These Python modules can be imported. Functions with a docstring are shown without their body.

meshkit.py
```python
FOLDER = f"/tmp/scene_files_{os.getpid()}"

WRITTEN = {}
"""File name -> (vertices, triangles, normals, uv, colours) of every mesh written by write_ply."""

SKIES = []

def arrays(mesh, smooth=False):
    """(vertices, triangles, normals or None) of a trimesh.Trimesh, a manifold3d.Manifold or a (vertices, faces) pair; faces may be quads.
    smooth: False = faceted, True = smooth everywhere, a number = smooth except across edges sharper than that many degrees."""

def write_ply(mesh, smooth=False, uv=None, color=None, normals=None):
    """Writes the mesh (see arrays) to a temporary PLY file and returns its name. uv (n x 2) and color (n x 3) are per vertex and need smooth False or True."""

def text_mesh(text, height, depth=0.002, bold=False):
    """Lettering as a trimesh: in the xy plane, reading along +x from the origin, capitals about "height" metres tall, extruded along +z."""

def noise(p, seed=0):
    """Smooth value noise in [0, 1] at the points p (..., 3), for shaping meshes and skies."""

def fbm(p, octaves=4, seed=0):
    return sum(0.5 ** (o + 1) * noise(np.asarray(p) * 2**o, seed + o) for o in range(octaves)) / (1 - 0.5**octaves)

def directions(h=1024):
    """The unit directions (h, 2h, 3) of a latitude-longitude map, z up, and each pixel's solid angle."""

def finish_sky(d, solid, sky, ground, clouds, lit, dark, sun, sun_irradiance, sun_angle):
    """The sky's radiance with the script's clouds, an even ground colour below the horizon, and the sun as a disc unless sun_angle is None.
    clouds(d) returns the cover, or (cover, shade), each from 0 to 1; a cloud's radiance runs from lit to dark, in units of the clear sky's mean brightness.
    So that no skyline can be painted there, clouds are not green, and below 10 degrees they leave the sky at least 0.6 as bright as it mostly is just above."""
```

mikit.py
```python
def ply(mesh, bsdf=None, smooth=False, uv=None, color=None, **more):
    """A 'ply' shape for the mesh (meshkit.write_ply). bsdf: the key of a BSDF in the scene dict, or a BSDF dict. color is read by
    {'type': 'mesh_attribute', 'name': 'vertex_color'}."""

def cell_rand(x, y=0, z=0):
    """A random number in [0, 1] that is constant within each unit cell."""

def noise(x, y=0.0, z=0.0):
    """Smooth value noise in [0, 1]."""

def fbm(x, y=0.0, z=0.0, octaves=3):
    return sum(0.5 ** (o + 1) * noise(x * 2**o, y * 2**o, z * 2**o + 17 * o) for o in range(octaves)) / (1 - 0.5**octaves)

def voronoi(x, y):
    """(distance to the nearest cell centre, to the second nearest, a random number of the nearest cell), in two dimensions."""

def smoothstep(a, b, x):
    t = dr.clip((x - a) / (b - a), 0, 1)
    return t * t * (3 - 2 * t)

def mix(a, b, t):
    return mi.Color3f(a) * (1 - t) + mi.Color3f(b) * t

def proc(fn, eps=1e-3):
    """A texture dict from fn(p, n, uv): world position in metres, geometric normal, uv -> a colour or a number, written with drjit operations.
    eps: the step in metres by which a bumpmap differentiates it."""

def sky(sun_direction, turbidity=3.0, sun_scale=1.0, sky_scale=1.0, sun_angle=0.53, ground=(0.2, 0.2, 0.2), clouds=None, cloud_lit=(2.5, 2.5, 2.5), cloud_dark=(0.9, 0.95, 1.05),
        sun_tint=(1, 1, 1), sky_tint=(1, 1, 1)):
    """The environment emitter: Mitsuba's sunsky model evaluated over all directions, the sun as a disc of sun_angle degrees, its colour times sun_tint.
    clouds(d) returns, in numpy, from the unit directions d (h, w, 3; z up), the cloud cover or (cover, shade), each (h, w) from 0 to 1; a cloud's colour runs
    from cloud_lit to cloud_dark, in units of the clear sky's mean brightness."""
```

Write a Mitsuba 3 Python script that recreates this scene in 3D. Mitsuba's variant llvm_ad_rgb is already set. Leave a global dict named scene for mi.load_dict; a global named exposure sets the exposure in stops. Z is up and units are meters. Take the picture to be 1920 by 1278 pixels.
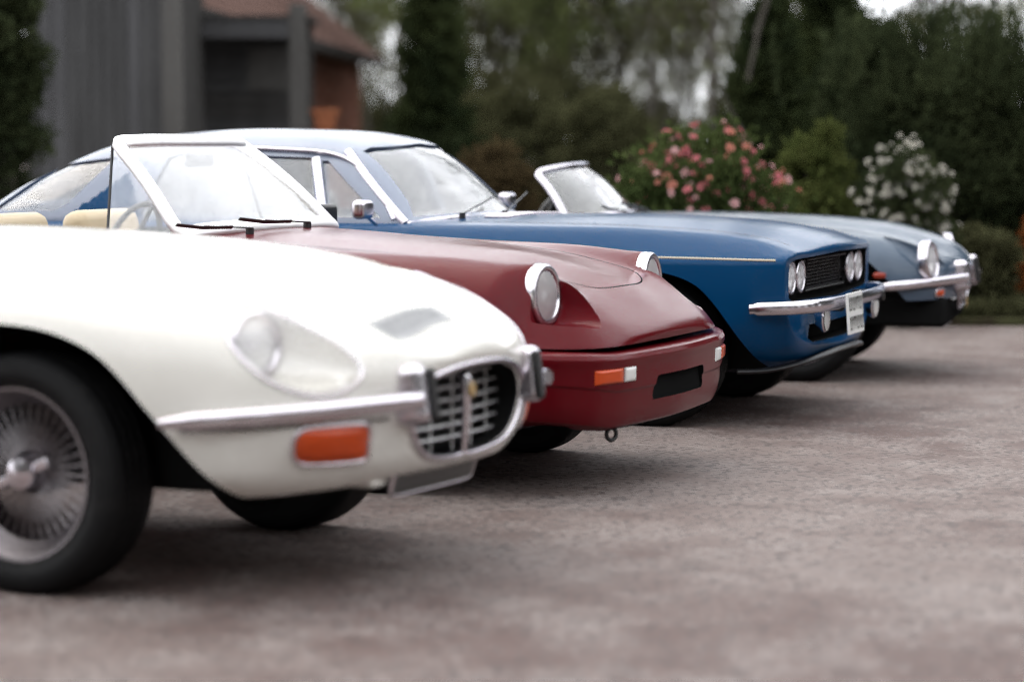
import math, random
import numpy as np, trimesh, drjit as dr, mitsuba as mi, mikit, meshkit
import manifold3d as m3
from scipy.interpolate import Akima1DInterpolator, PchipInterpolator
from scipy.spatial.transform import Rotation
from shapely.geometry import Polygon, LineString, Point, box as sbox
T4 = mi.ScalarTransform4f

# ------------------------------------------------------------------ camera, sky, exposure
CAM_Z, PITCH, FPX = 1.258, math.radians(4.498), 4658.0
scene, labels = {}, {}
scene['camera'] = {
    'type': 'thinlens', 'fov': math.degrees(2 * math.atan(960 / FPX)), 'fov_axis': 'x',
    'near_clip': 0.1, 'far_clip': 600.0, 'aperture_radius': 0.033, 'focus_distance': 10.0,
    'to_world': T4().look_at(origin=[0, 0, CAM_Z], target=[0, math.cos(PITCH), CAM_Z - math.sin(PITCH)], up=[0, 0, 1])}


def overcast(d):
    # an even cloud deck, brighter overhead than near the skyline, as overcast skies are
    z = np.clip(d[..., 2], 0, 1)
    n = meshkit.fbm(d * np.array([2.2, 2.2, 4.0]), 4, 5)
    return np.ones(z.shape), np.clip(1.0 - z - 0.15 + 0.35 * (n - 0.5), 0, 1)


scene['sky'] = mikit.sky([-0.35, 0.25, 0.9], turbidity=3, sun_scale=0.06, sun_angle=60, clouds=overcast,
                         cloud_lit=(2.35, 2.4, 2.48), cloud_dark=(2.1, 2.14, 2.22), ground=(0.1, 0.095, 0.09))
exposure = 3.55
rng = np.random.default_rng(7)


# ------------------------------------------------------------------ helpers
def add(key, mesh, mat, smooth=False, label=None, cat=None, group=None, kind=None, **more):
    """one entry of the scene; a taken key gets the next three-digit number on its last word"""
    k, i = key, 1
    while k in scene or k in labels and '__' in key:
        k = '%s_%03d' % (key, i)
        i += 1
    scene[k] = mikit.ply(mesh, mat, smooth=smooth, **more)
    tag(k, label, cat, group, kind)
    return k


def tag(k, label=None, cat=None, group=None, kind=None):
    e = {n: v for n, v in (('label', label), ('category', cat), ('group', group), ('kind', kind)) if v}
    if e:
        labels.setdefault(k, {}).update(e)


def cat_(*ms):
    return trimesh.util.concatenate([m for m in ms if m is not None])


def to_tm(man):
    m = man.to_mesh()
    return trimesh.Trimesh(np.array(m.vert_properties[:, :3]), np.array(m.tri_verts), process=False)


def to_man(t):
    t = t.copy()
    t.merge_vertices()
    m = m3.Manifold(m3.Mesh(np.asarray(t.vertices, np.float32), np.asarray(t.faces, np.uint32)))
    if m.is_empty() or m.volume() == 0:
        raise ValueError('not a closed mesh: %s' % m.status())
    return m if m.volume() > 0 else None


def move(m, loc=(0, 0, 0), rz=0.0, rx=0.0, ry=0.0):
    m = m.copy()
    R = Rotation.from_euler('xyz', [rx, ry, rz], degrees=True).as_matrix()
    m.vertices = m.vertices @ R.T + np.asarray(loc, float)
    return m


def mirror_y(m):
    m = m.copy()
    m.vertices = m.vertices * np.array([1, -1, 1.0])
    m.faces = m.faces[:, ::-1]
    return m


def frame_of(d):
    d = np.asarray(d, float) / np.linalg.norm(d)
    a = np.array([0, 0, 1.0]) if abs(d[2]) < 0.9 else np.array([1.0, 0, 0])
    u = np.cross(a, d); u /= np.linalg.norm(u)
    return u, np.cross(d, u), d


def rbox(sx, sy, sz, r=0.01, n=3):
    """a box with rounded edges, centred"""
    r = min(r, sx / 2.02, sy / 2.02, sz / 2.02)
    s = m3.Manifold.sphere(r, 4 * n)
    return to_tm(m3.Manifold.batch_hull([s.translate([a * (sx / 2 - r), b * (sy / 2 - r), c * (sz / 2 - r)])
                                         for a in (-1, 1) for b in (-1, 1) for c in (-1, 1)]))


def bx(x0, x1, y0, y1, z0, z1):
    m = trimesh.creation.box([x1 - x0, y1 - y0, z1 - z0])
    m.apply_translation([(x0 + x1) / 2, (y0 + y1) / 2, (z0 + z1) / 2])
    return m


def spline(pts, n, closed=False):
    p = np.asarray(pts, float)
    if closed:
        p = np.vstack([p[-3:], p, p[:4]])
    t = np.r_[0, np.cumsum(np.linalg.norm(np.diff(p, axis=0), axis=1) + 1e-9)]
    f = Akima1DInterpolator(t, p)
    if closed:
        return f(np.linspace(t[3], t[-4], n, endpoint=False))
    return f(np.linspace(0, t[-1], n))


def tube(pts, r, n=8, closed=False, flat=None, ref=None):
    """a tube along the points; r a number or one per point; flat=(a, b) gives an elliptic section, a along ref"""
    p = np.asarray(pts, float)
    k = len(p)
    r = np.broadcast_to(np.asarray(r, float), (k,))
    d = np.roll(p, -1, 0) - np.roll(p, 1, 0) if closed else np.gradient(p, axis=0)
    d /= np.linalg.norm(d, axis=1, keepdims=True)
    up = np.asarray(ref, float) if ref is not None else (np.array([0, 0, 1.0]) if abs(d[:, 2]).mean() < 0.8 else np.array([1.0, 0, 0]))
    if up.ndim == 1:
        up = np.repeat(up[None], k, 0)
    v = np.cross(d, up); v /= np.maximum(np.linalg.norm(v, axis=1, keepdims=True), 1e-9)
    w = np.cross(v, d)
    a = np.arange(n) * 2 * np.pi / n
    fa, fb = flat or (1, 1)
    ring = p[:, None] + r[:, None, None] * (fb * np.cos(a)[None, :, None] * v[:, None] + fa * np.sin(a)[None, :, None] * w[:, None])
    V = ring.reshape(-1, 3)
    i = np.arange(k if closed else k - 1)[:, None] * n
    j = np.arange(n)[None]
    i2 = (i + n) % (k * n)
    q = np.stack([i + j, i + (j + 1) % n, i2 + (j + 1) % n, i2 + j], -1).reshape(-1, 4)
    F = [q[:, [0, 1, 2]], q[:, [0, 2, 3]]]
    if not closed:
        c0, c1 = len(V), len(V) + 1
        V = np.vstack([V, p[:1], p[-1:]])
        e = (k - 1) * n
        F += [np.stack([np.full(n, c0), (np.arange(n) + 1) % n, np.arange(n)], 1),
              np.stack([np.full(n, c1), e + np.arange(n), e + (np.arange(n) + 1) % n], 1)]
    m = trimesh.Trimesh(V, np.vstack(F), process=False)
    if m.volume < 0:
        m.faces = m.faces[:, ::-1]
    return m


def revolve(prof, n=48, axis='y', closed=False):
    """profile of (r, h) points turned about an axis through the origin"""
    p = np.asarray(prof, float)
    a = np.arange(n) * 2 * np.pi / n
    k = len(p)
    r, h = p[:, 0][:, None], p[:, 1][:, None]
    X, Y, Z = r * np.cos(a), r * np.sin(a), h + 0 * a
    V = np.stack({'z': (X, Y, Z), 'y': (X, Z, Y), 'x': (Z, X, Y)}[axis], -1).reshape(-1, 3)
    i = np.arange(k if closed else k - 1)[:, None] * n
    j = np.arange(n)[None]
    i2 = (i + n) % (k * n)
    q = np.stack([i + j, i + (j + 1) % n, i2 + (j + 1) % n, i2 + j], -1).reshape(-1, 4)
    m = trimesh.Trimesh(V, np.vstack([q[:, [0, 1, 2]], q[:, [0, 2, 3]]]), process=False)
    m.merge_vertices()
    m.update_faces(m.nondegenerate_faces())
    if axis == 'y':
        m.faces = m.faces[:, ::-1]
    if m.volume < 0:
        m.faces = m.faces[:, ::-1]
    return m


def prism(poly2, y0, y1, plane='xz'):
    """a polygon of the side view (x, z) carried from y0 to y1, or of the plan / front view"""
    m = trimesh.creation.extrude_polygon(Polygon(poly2).buffer(0), 1.0, engine='earcut')
    v = m.vertices.copy()
    h = y0 + v[:, 2] * (y1 - y0)
    m.vertices = {'xz': np.c_[v[:, 0], h, v[:, 1]], 'xy': np.c_[v[:, 0], v[:, 1], h], 'yz': np.c_[h, v[:, 0], v[:, 1]]}[plane]
    if m.volume < 0:
        m.faces = m.faces[:, ::-1]
    return m


def loft(rows, nu=200, nv=64, top_sym=True):
    """rows: front to rear, each a list of (x, y, z) from the underside's centre line round to the top's centre line (y >= 0).
    A closed, mirrored body whose skin runs smoothly through every point."""
    P = np.asarray(rows, float)
    M, K = P.shape[:2]
    s = np.linalg.norm(np.diff(P, axis=0), axis=2).mean(1)
    tu = np.r_[0, np.cumsum(np.maximum(s, 0.012) ** 0.8)]
    Q = Akima1DInterpolator(tu, P, axis=0, method='makima')(np.linspace(0, tu[-1], nu))
    flip = np.array([1, -1, 1.0])
    ext = np.concatenate([Q[:, 2:0:-1] * flip, Q, Q[:, -2:-4:-1] * flip], 1)
    out = np.empty((nu, nv, 3))
    for i in range(nu):
        t = np.r_[0, np.cumsum(np.maximum(np.linalg.norm(np.diff(ext[i], axis=0), axis=1), 1e-4) ** 0.75)]
        f = Akima1DInterpolator(t, ext[i], method='makima')
        out[i] = f(np.linspace(t[2], t[-3], nv))
    out[:, 0, 1] = out[:, -1, 1] = 0
    out[:, 1:-1, 1] = np.maximum(out[:, 1:-1, 1], 1e-3)
    ring = np.concatenate([out, out[:, -2:0:-1] * flip], 1)
    n = ring.shape[1]
    V = ring.reshape(-1, 3)
    i = np.arange(nu - 1)[:, None] * n
    j = np.arange(n)[None]
    q = np.stack([i + j, i + (j + 1) % n, i + n + (j + 1) % n, i + n + j], -1).reshape(-1, 4)
    F = [q[:, [0, 1, 2]], q[:, [0, 2, 3]]]
    c0, c1 = len(V), len(V) + 1
    V = np.vstack([V, ring[0].mean(0), ring[-1].mean(0)])
    e = (nu - 1) * n
    F += [np.stack([np.full(n, c0), (np.arange(n) + 1) % n, np.arange(n)], 1), np.stack([np.full(n, c1), e + np.arange(n), e + (np.arange(n) + 1) % n], 1)]
    m = trimesh.Trimesh(V, np.vstack(F), process=False)
    if m.volume < 0:
        m.faces = m.faces[:, ::-1]
    return m


def carve(body, cuts):
    """body minus the cutters: (skin left of the body, skin made by the cutters)"""
    B = to_man(body).as_original()
    keep = B.original_id()
    C = m3.Manifold.batch_boolean([to_man(c) for c in cuts], m3.OpType.Add) if len(cuts) > 1 else to_man(cuts[0])
    R = B - C
    m = R.to_mesh()
    v, f = np.array(m.vert_properties[:, :3]), np.array(m.tri_verts)
    ri, ro = np.array(m.run_index) // 3, np.array(m.run_original_id)
    own = np.zeros(len(f), bool)
    for a, b, o in zip(ri[:-1], ri[1:], ro):
        own[a:b] = o == keep
    t = trimesh.Trimesh(v, f, process=False)
    return t.submesh([np.nonzero(own)[0]], append=True, repair=False), t.submesh([np.nonzero(~own)[0]], append=True, repair=False)


def hit(mesh, o, d):
    """first hits of rays with a mesh (no hit: nan)"""
    o, d = np.atleast_2d(o).astype(float), np.atleast_2d(d).astype(float)
    d = np.broadcast_to(d, o.shape)
    loc, ray, tri = mesh.ray.intersects_location(o, d, multiple_hits=False)
    out = np.full(o.shape, np.nan)
    out[ray] = loc
    return out


def drop(mesh, pts, d, back=1.0):
    """points moved along d onto the mesh, coming from outside"""
    d = np.asarray(d, float) / np.linalg.norm(d)
    p = np.asarray(pts, float)
    h = hit(mesh, p - back * d, d)
    bad = np.isnan(h[:, 0])
    if bad.any() and not bad.all():
        g = np.nonzero(~bad)[0]
        for i in np.nonzero(bad)[0]:
            h[i] = h[g[np.argmin(np.abs(g - i))]]
    return h


def disk_mesh(center, normal, r, dome=0.0, n=32, rings=6, flat=1.0):
    """a round lens, domed along its normal"""
    u, v, w = frame_of(normal)
    a = np.arange(n) * 2 * np.pi / n
    V, F = [np.asarray(center, float) + w * dome], []
    for k in range(1, rings + 1):
        q = k / rings
        for t in a:
            V.append(np.asarray(center) + r * q * (np.cos(t) * u + flat * np.sin(t) * v) + w * dome * (1 - q * q))
    for j in range(n):
        F.append([0, 1 + j, 1 + (j + 1) % n])
        for k in range(1, rings):
            b0, b1 = 1 + (k - 1) * n, 1 + k * n
            F += [[b0 + j, b1 + j, b1 + (j + 1) % n], [b0 + j, b1 + (j + 1) % n, b0 + (j + 1) % n]]
    return trimesh.Trimesh(V, F, process=False)


def ring_mesh(center, normal, r, w, h, n=40):
    """a rounded bezel: radius r, half width w, standing h proud"""
    u, v, d = frame_of(normal)
    prof = [(r - w, -h), (r - w, h * 0.3), (r - w * 0.6, h * 0.85), (r, h), (r + w * 0.6, h * 0.8), (r + w, h * 0.2), (r + w, -h)]
    m = revolve(prof, n, 'z', closed=True)
    R = np.stack([u, v, d], 1)
    m.vertices = m.vertices @ R.T + np.asarray(center, float)
    return m


def place_car(name, ox, oy, psi):
    a = math.radians(psi)
    M = np.eye(4)
    M[:2, :2] = [[math.cos(a), -math.sin(a)], [math.sin(a), math.cos(a)]]
    M[:2, 3] = ox, oy
    W = T4(M.tolist())

    def part(key, mesh, mat, smooth=35, label=None, kind=None):
        return add(name + '__' + key, mesh, mat, smooth, label, None, None, kind, to_world=W)
    return part


# ------------------------------------------------------------------ materials
def P3(p): return p.x, p.y, p.z


def mat(key, **k):
    scene[key] = k
    return key


def rgb(*c): return {'type': 'rgb', 'value': list(c)}


def paint(key, c, alpha=0.04, dust=(0.30, 0.28, 0.26), amount=0.05, ior=1.65):
    def col(p, n, uv):
        g = mikit.fbm(p.x * 9, p.y * 9, p.z * 14, 3)
        f = mikit.smoothstep(0.45, 0.85, g) * amount
        return mikit.mix(c, dust, f)
    mat(key, type='roughplastic', distribution='ggx', int_ior=ior, alpha=alpha, nonlinear=True, diffuse_reflectance=mikit.proc(col))


paint('paint_white', (0.82, 0.808, 0.775), amount=0.03, ior=1.5)
paint('paint_red', (0.130, 0.0038, 0.0085), amount=0.002, ior=1.25)
paint('paint_blue', (0.003, 0.064, 0.17), amount=0.003, ior=1.24)
paint('paint_light_blue', (0.115, 0.16, 0.22), amount=0.012, ior=1.40)
paint('paint_sky_sheen', (0.40, 0.44, 0.52), amount=0.01, ior=1.5)  # coupe cabin colour, made pale to paint in the sky reflection
mat('chrome', type='roughconductor', material='Cr', alpha=0.045, distribution='ggx')
mat('steel', type='roughconductor', material='Cr', alpha=0.22, distribution='ggx')
mat('dull_wire', type='roughconductor', material='Cr', alpha=0.28, specular_reflectance=rgb(0.38, 0.37, 0.36))
mat('rubber', type='roughplastic', alpha=0.35, diffuse_reflectance=rgb(0.012, 0.012, 0.012))
mat('black_part', type='roughplastic', alpha=0.25, diffuse_reflectance=rgb(0.01, 0.01, 0.011))
mat('underside', type='twosided', bsdf={'type': 'diffuse', 'reflectance': rgb(0.010, 0.010, 0.010)})


def tyre_c(p, n, uv):
    return mikit.mix((0.006, 0.006, 0.0065), (0.018, 0.017, 0.016), mikit.smoothstep(0.5, 0.9, mikit.fbm(p.x * 22, p.y * 22, p.z * 22, 3)) * 0.5)


mat('tyre_rubber', type='roughplastic', alpha=0.5, int_ior=1.25, diffuse_reflectance=mikit.proc(tyre_c))
mat('amber', type='roughplastic', alpha=0.06, diffuse_reflectance=rgb(0.45, 0.050, 0.005))
mat('red_lens', type='roughplastic', alpha=0.06, diffuse_reflectance=rgb(0.22, 0.022, 0.008))
mat('clear_lens', type='roughplastic', alpha=0.08, diffuse_reflectance=rgb(0.62, 0.62, 0.60))
mat('glass', type='blendbsdf', weight=0.02, a={'type': 'thindielectric', 'int_ior': 1.8}, b={'type': 'twosided', 'bsdf': {'type': 'diffuse', 'reflectance': rgb(0.4, 0.4, 0.39)}})
mat('lamp_glass', type='blendbsdf', weight=0.02, a={'type': 'thindielectric', 'int_ior': 1.5}, b={'type': 'twosided', 'bsdf': {'type': 'diffuse', 'reflectance': rgb(0.5, 0.5, 0.49)}})
mat('reflector', type='twosided', bsdf={'type': 'roughconductor', 'material': 'Al', 'alpha': 0.22, 'distribution': 'ggx'})
mat('plate_white', type='roughplastic', alpha=0.15, diffuse_reflectance=rgb(0.72, 0.72, 0.70))
mat('plate_black', type='roughplastic', alpha=0.12, diffuse_reflectance=rgb(0.02, 0.022, 0.022))
mat('sticker_grey', type='roughplastic', alpha=0.2, diffuse_reflectance=rgb(0.34, 0.345, 0.35))
mat('sticker_ink', type='roughplastic', alpha=0.2, diffuse_reflectance=rgb(0.22, 0.223, 0.23))
mat('gold', type='roughplastic', alpha=0.2, diffuse_reflectance=rgb(0.36, 0.24, 0.10))
mat('cream_leather', type='roughplastic', alpha=0.3, diffuse_reflectance=rgb(0.55, 0.44, 0.28))
mat('black_leather', type='roughplastic', alpha=0.3, diffuse_reflectance=rgb(0.03, 0.025, 0.022))
mat('pinstripe', type='roughplastic', alpha=0.1, diffuse_reflectance=rgb(0.55, 0.48, 0.36))


mat('fluted_glass', type='blendbsdf', weight=0.35, a={'type': 'thindielectric', 'int_ior': 1.5}, b={'type': 'twosided', 'bsdf': {'type': 'roughplastic', 'alpha': 0.05, 'diffuse_reflectance': rgb(0.85, 0.86, 0.86)}})
mat('trim_pale', type='roughconductor', material='Al', alpha=0.30, distribution='ggx')
# ------------------------------------------------------------------ car building
def patch(mesh, center, d, outline, thick=0.012, sink=0.004, rings=7, n=64, power=4, side=True):
    """a lens or panel of its own thickness that hugs a surface. outline: (a, b) points round (0, 0), a level and b up,
    seen along d. Returns (the piece, its edge as points)."""
    d = np.asarray(d, float) / np.linalg.norm(d)
    u = np.cross(d, [0, 0, 1.0]); u /= np.linalg.norm(u)
    v = np.cross(u, d)
    o = spline(np.asarray(outline, float), n, closed=True) if len(outline) < n else np.asarray(outline, float)
    n = len(o)
    c = np.asarray(center, float)
    o0 = o.mean(0)
    L = [o0[None]] + [o0 + (o - o0) * (k / rings) ** 0.8 for k in range(1, rings + 1)]
    pts = np.vstack(L)
    base = drop(mesh, c + pts[:, :1] * u + pts[:, 1:] * v, d)
    q = np.r_[0, np.repeat(((np.arange(1, rings + 1) / rings) ** 0.8), n)]
    V = base - d * (thick * (1 - q[:, None] ** power) + 0.0015)
    F = []
    for j in range(n):
        k2 = (j + 1) % n
        F.append([0, 1 + j, 1 + k2])
        for k in range(1, rings):
            b0, b1 = 1 + (k - 1) * n, 1 + k * n
            F += [[b0 + j, b1 + j, b1 + k2], [b0 + j, b1 + k2, b0 + k2]]
    if side:
        b0, b1 = 1 + (rings - 1) * n, len(V)
        V = np.vstack([V, base[-n:] + d * sink])
        for j in range(n):
            k2 = (j + 1) % n
            F += [[b0 + j, b1 + j, b1 + k2], [b0 + j, b1 + k2, b0 + k2]]
    m = trimesh.Trimesh(V, F, process=False)
    if (m.face_normals[:n * 4] @ d).mean() > 0:
        m.faces = m.faces[:, ::-1]
    return m, base[-n:]


def groove_line(mesh, pts, d, r=0.004, n=60):
    """a cutter that follows a line over a surface: what it takes away is a shut line"""
    p = drop(mesh, spline(pts, n), d)
    return tube(p, r, 6)


def wheel(part, x, y, r=0.33, w=0.185, kind='wire', rim=0.205, key='wheel', turn=0.0):
    """tyre, rim, spokes and hub of one wheel; y < 0 faces the car's right"""
    s = 1 if y > 0 else -1
    hw = w / 2
    prof = [(rim * 0.97, hw * 0.80), (rim + 0.012, hw * 0.93), (rim + 0.035, hw * 1.04), (r - 0.055, hw * 1.08), (r - 0.026, hw * 1.02), (r - 0.010, hw * 0.88),
            (r - 0.003, hw * 0.70)]
    tread = []
    for a in (0.56, 0.22, -0.12, -0.46):
        tread += [(r - 0.0005, hw * (a + 0.10)), (r - 0.0005, hw * (a - 0.10)), (r - 0.008, hw * (a - 0.115)), (r - 0.008, hw * (a - 0.215))]
    prof = prof + tread[:-2] + [(a, -b) for a, b in prof[::-1]]

    def at(m):
        m = m.copy()
        if s < 0:
            m = mirror_y(m)
        m.vertices = m.vertices + np.array([x, y, r - 0.006])
        return m
    wk = part(key, at(revolve([(rim * 0.9, -hw * 0.5), (rim * 0.93, -hw * 0.55), (rim * 0.97, -hw * 0.8), (rim * 1.04, -hw * 0.9), (rim * 0.93, -hw * 0.3), (rim * 0.9, hw * 0.2), (rim * 0.95, hw * 0.62),
                               (rim * 1.005, hw * 0.80), (rim * 1.05, hw * 0.90), (rim * 1.045, hw * 0.98), (rim * 1.005, hw * 0.97), (rim * 0.955, hw * 0.82), (rim * 0.90, hw * 0.6), (rim * 0.83, hw * 0.35), (rim * 0.83, -hw * 0.4)], 64, 'y', closed=True)),
              'steel' if kind != 'wire' else 'dull_wire', 30)
    sub = wk.split('__', 1)[1]
    part(sub + '__tyre', at(revolve(prof, 96, 'y', closed=True)), 'tyre_rubber', 30)
    if kind == 'wire':
        sp = []
        for k in range(36):
            a = k * 2 * np.pi / 36
            for (o, ho, hr, yy) in ((0.13, 0.55, 0.062, 0.30), (-0.13, 0.55, 0.062, 0.30), (0.20, -0.35, 0.05, -0.30), (-0.20, -0.35, 0.05, -0.30)):
                p0 = [hr * np.cos(a), hw * yy + 0.015, hr * np.sin(a)]
                b = a + o * 1.6
                p1 = [rim * 0.90 * np.cos(b), hw * ho * 0.6, rim * 0.90 * np.sin(b)]
                sp.append(tube([p0, p1], 0.0016, 4))
        part(sub + '__spokes', at(cat_(*sp)), 'dull_wire', False, kind='stuff')
        part(sub + '__hub', at(cat_(revolve([(0, -0.08), (0.065, -0.08), (0.066, 0.02), (0.058, 0.045), (0.050, 0.055), (0.050, 0.075), (0.044, 0.088), (0.02, 0.094), (0, 0.095)], 32, 'y'),
                                    *[move(rbox(0.03, 0.022, 0.085, 0.006), (0.055 * np.cos(t), 0.068, 0.055 * np.sin(t)), ry=90 - np.degrees(t)) for t in (0.4, 0.4 + np.pi)])), 'chrome', 40)
    else:
        disc = [(rim * 0.86, hw * 0.36), (rim * 0.72, hw * 0.50), (rim * 0.5, hw * 0.42), (rim * 0.3, hw * 0.62), (rim * 0.12, hw * 0.68), (0, hw * 0.69), (0, hw * 0.3), (rim * 0.86, hw * 0.2)]
        part(sub + '__disc', at(revolve(disc, 48, 'y')), 'steel', 30)
    return wk


def headlamp(part, c, nrm, r, key='headlight', bez=0.012, shell=0.0, deep=0.06):
    """bowl, bulb shield, fluted glass and chrome bezel"""
    c = np.asarray(c, float)
    u, v, d = frame_of(nrm)
    n = 40
    rm = ring_mesh(c, nrm, r + bez * 0.2, bez, bez * 0.9)
    if shell:
        q = revolve([(r + bez * 1.2, -bez * 0.8), (r + bez * 1.35, -shell * 0.5), (r + bez * 1.3, -shell), (r * 0.9, -shell), (r * 0.9, -shell * 0.9), (r + bez * 0.8, -shell * 0.6), (r + bez * 0.6, -bez * 0.8)], n, 'z', closed=True)
        q.vertices = q.vertices @ np.stack([u, v, d], 1).T + c
        rm = cat_(rm, q)
    k = part(key, rm, 'chrome', 50)
    sub = k.split('__', 1)[1]
    pr = revolve([(r, 0.0), (r * 0.92, -deep * 0.35), (r * 0.7, -deep * 0.75), (r * 0.4, -deep), (0.001, -deep * 1.08)], n, 'z')
    R = np.stack([u, v, d], 1)
    pr.vertices = pr.vertices @ R.T + c
    part(sub + '__reflector', pr, 'reflector', True)
    sh = revolve([(0, 0.0), (r * 0.16, -0.003), (r * 0.2, -0.015), (r * 0.2, -0.04), (0, -0.045)], 20, 'z')
    sh.vertices = sh.vertices @ R.T + c
    part(sub + '__bulb_shield', sh, 'steel', 40)
    lens = disk_mesh(c, nrm, r, r * 0.20, n, 10)
    q = (lens.vertices - c) @ u
    lens.vertices = lens.vertices + d * (0.0016 * np.sin(q / r * 26))[:, None]
    part(sub + '__lens', lens, 'fluted_glass', True)
    return k


def arch_poly(x0, pts, r_in=0.2):
    """pts: upper edge from front low to rear low in (x, z) about the axle; the opening goes down to below the sill"""
    p = spline([(a, b) for a, b in pts], 60)
    return [(x0 + a, b) for a, b in p] + [(x0 + p[-1][0], 0.1), (x0 + p[0][0], 0.1)]


def windscreen(part, base, top, frame_mat, w=0.016, key='windscreen', lean=0.02, n=24, flat=(1.6, 0.8), base_bar=True):
    """base and top: half curves (x, y, z) from the centre line out to the right pillar (y < 0). Frame with a glass sheet in it."""
    def whole(h):
        h = np.asarray(h, float)
        q = np.vstack([h[::-1], h[1:] * [1, -1, 1]])
        return spline(q, 2 * n + 1)
    B, Tt = whole(base), whole(top)
    nrm = np.cross(Tt[n] - B[n], [0, 1.0, 0]); nrm /= np.linalg.norm(nrm)
    if nrm[0] < 0:
        nrm = -nrm
    rows = [B + (Tt - B) * t + nrm * lean * 4 * t * (1 - t) for t in np.linspace(0, 1, 9)]
    V = np.vstack(rows)
    m = 2 * n + 1
    i = np.arange(8)[:, None] * m
    j = np.arange(m - 1)[None]
    q = np.stack([i + j, i + j + 1, i + m + j + 1, i + m + j], -1).reshape(-1, 4)
    glass = trimesh.Trimesh(V, np.vstack([q[:, [0, 1, 2]], q[:, [0, 2, 3]]]), process=False)
    if glass.face_normals.mean(0)[0] < 0:
        glass.faces = glass.faces[:, ::-1]
    pil = lambda e: np.array([r[e] for r in rows])
    corner = 5
    loop = np.vstack([pil(0)[:-1], Tt[:-1], pil(-1)[::-1][:-1], B[::-1][:-1]])
    # rounded corners
    for _ in range(2):
        loop = loop * 0.5 + 0.25 * (np.roll(loop, 1, 0) + np.roll(loop, -1, 0))
    fr = tube(loop, w, 10, closed=True, flat=flat, ref=nrm)
    k = part(key, fr, frame_mat, 50)
    sub = k.split('__', 1)[1]
    part(sub + '__glass', glass, 'glass', True)
    return sub, B, Tt, nrm


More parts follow.
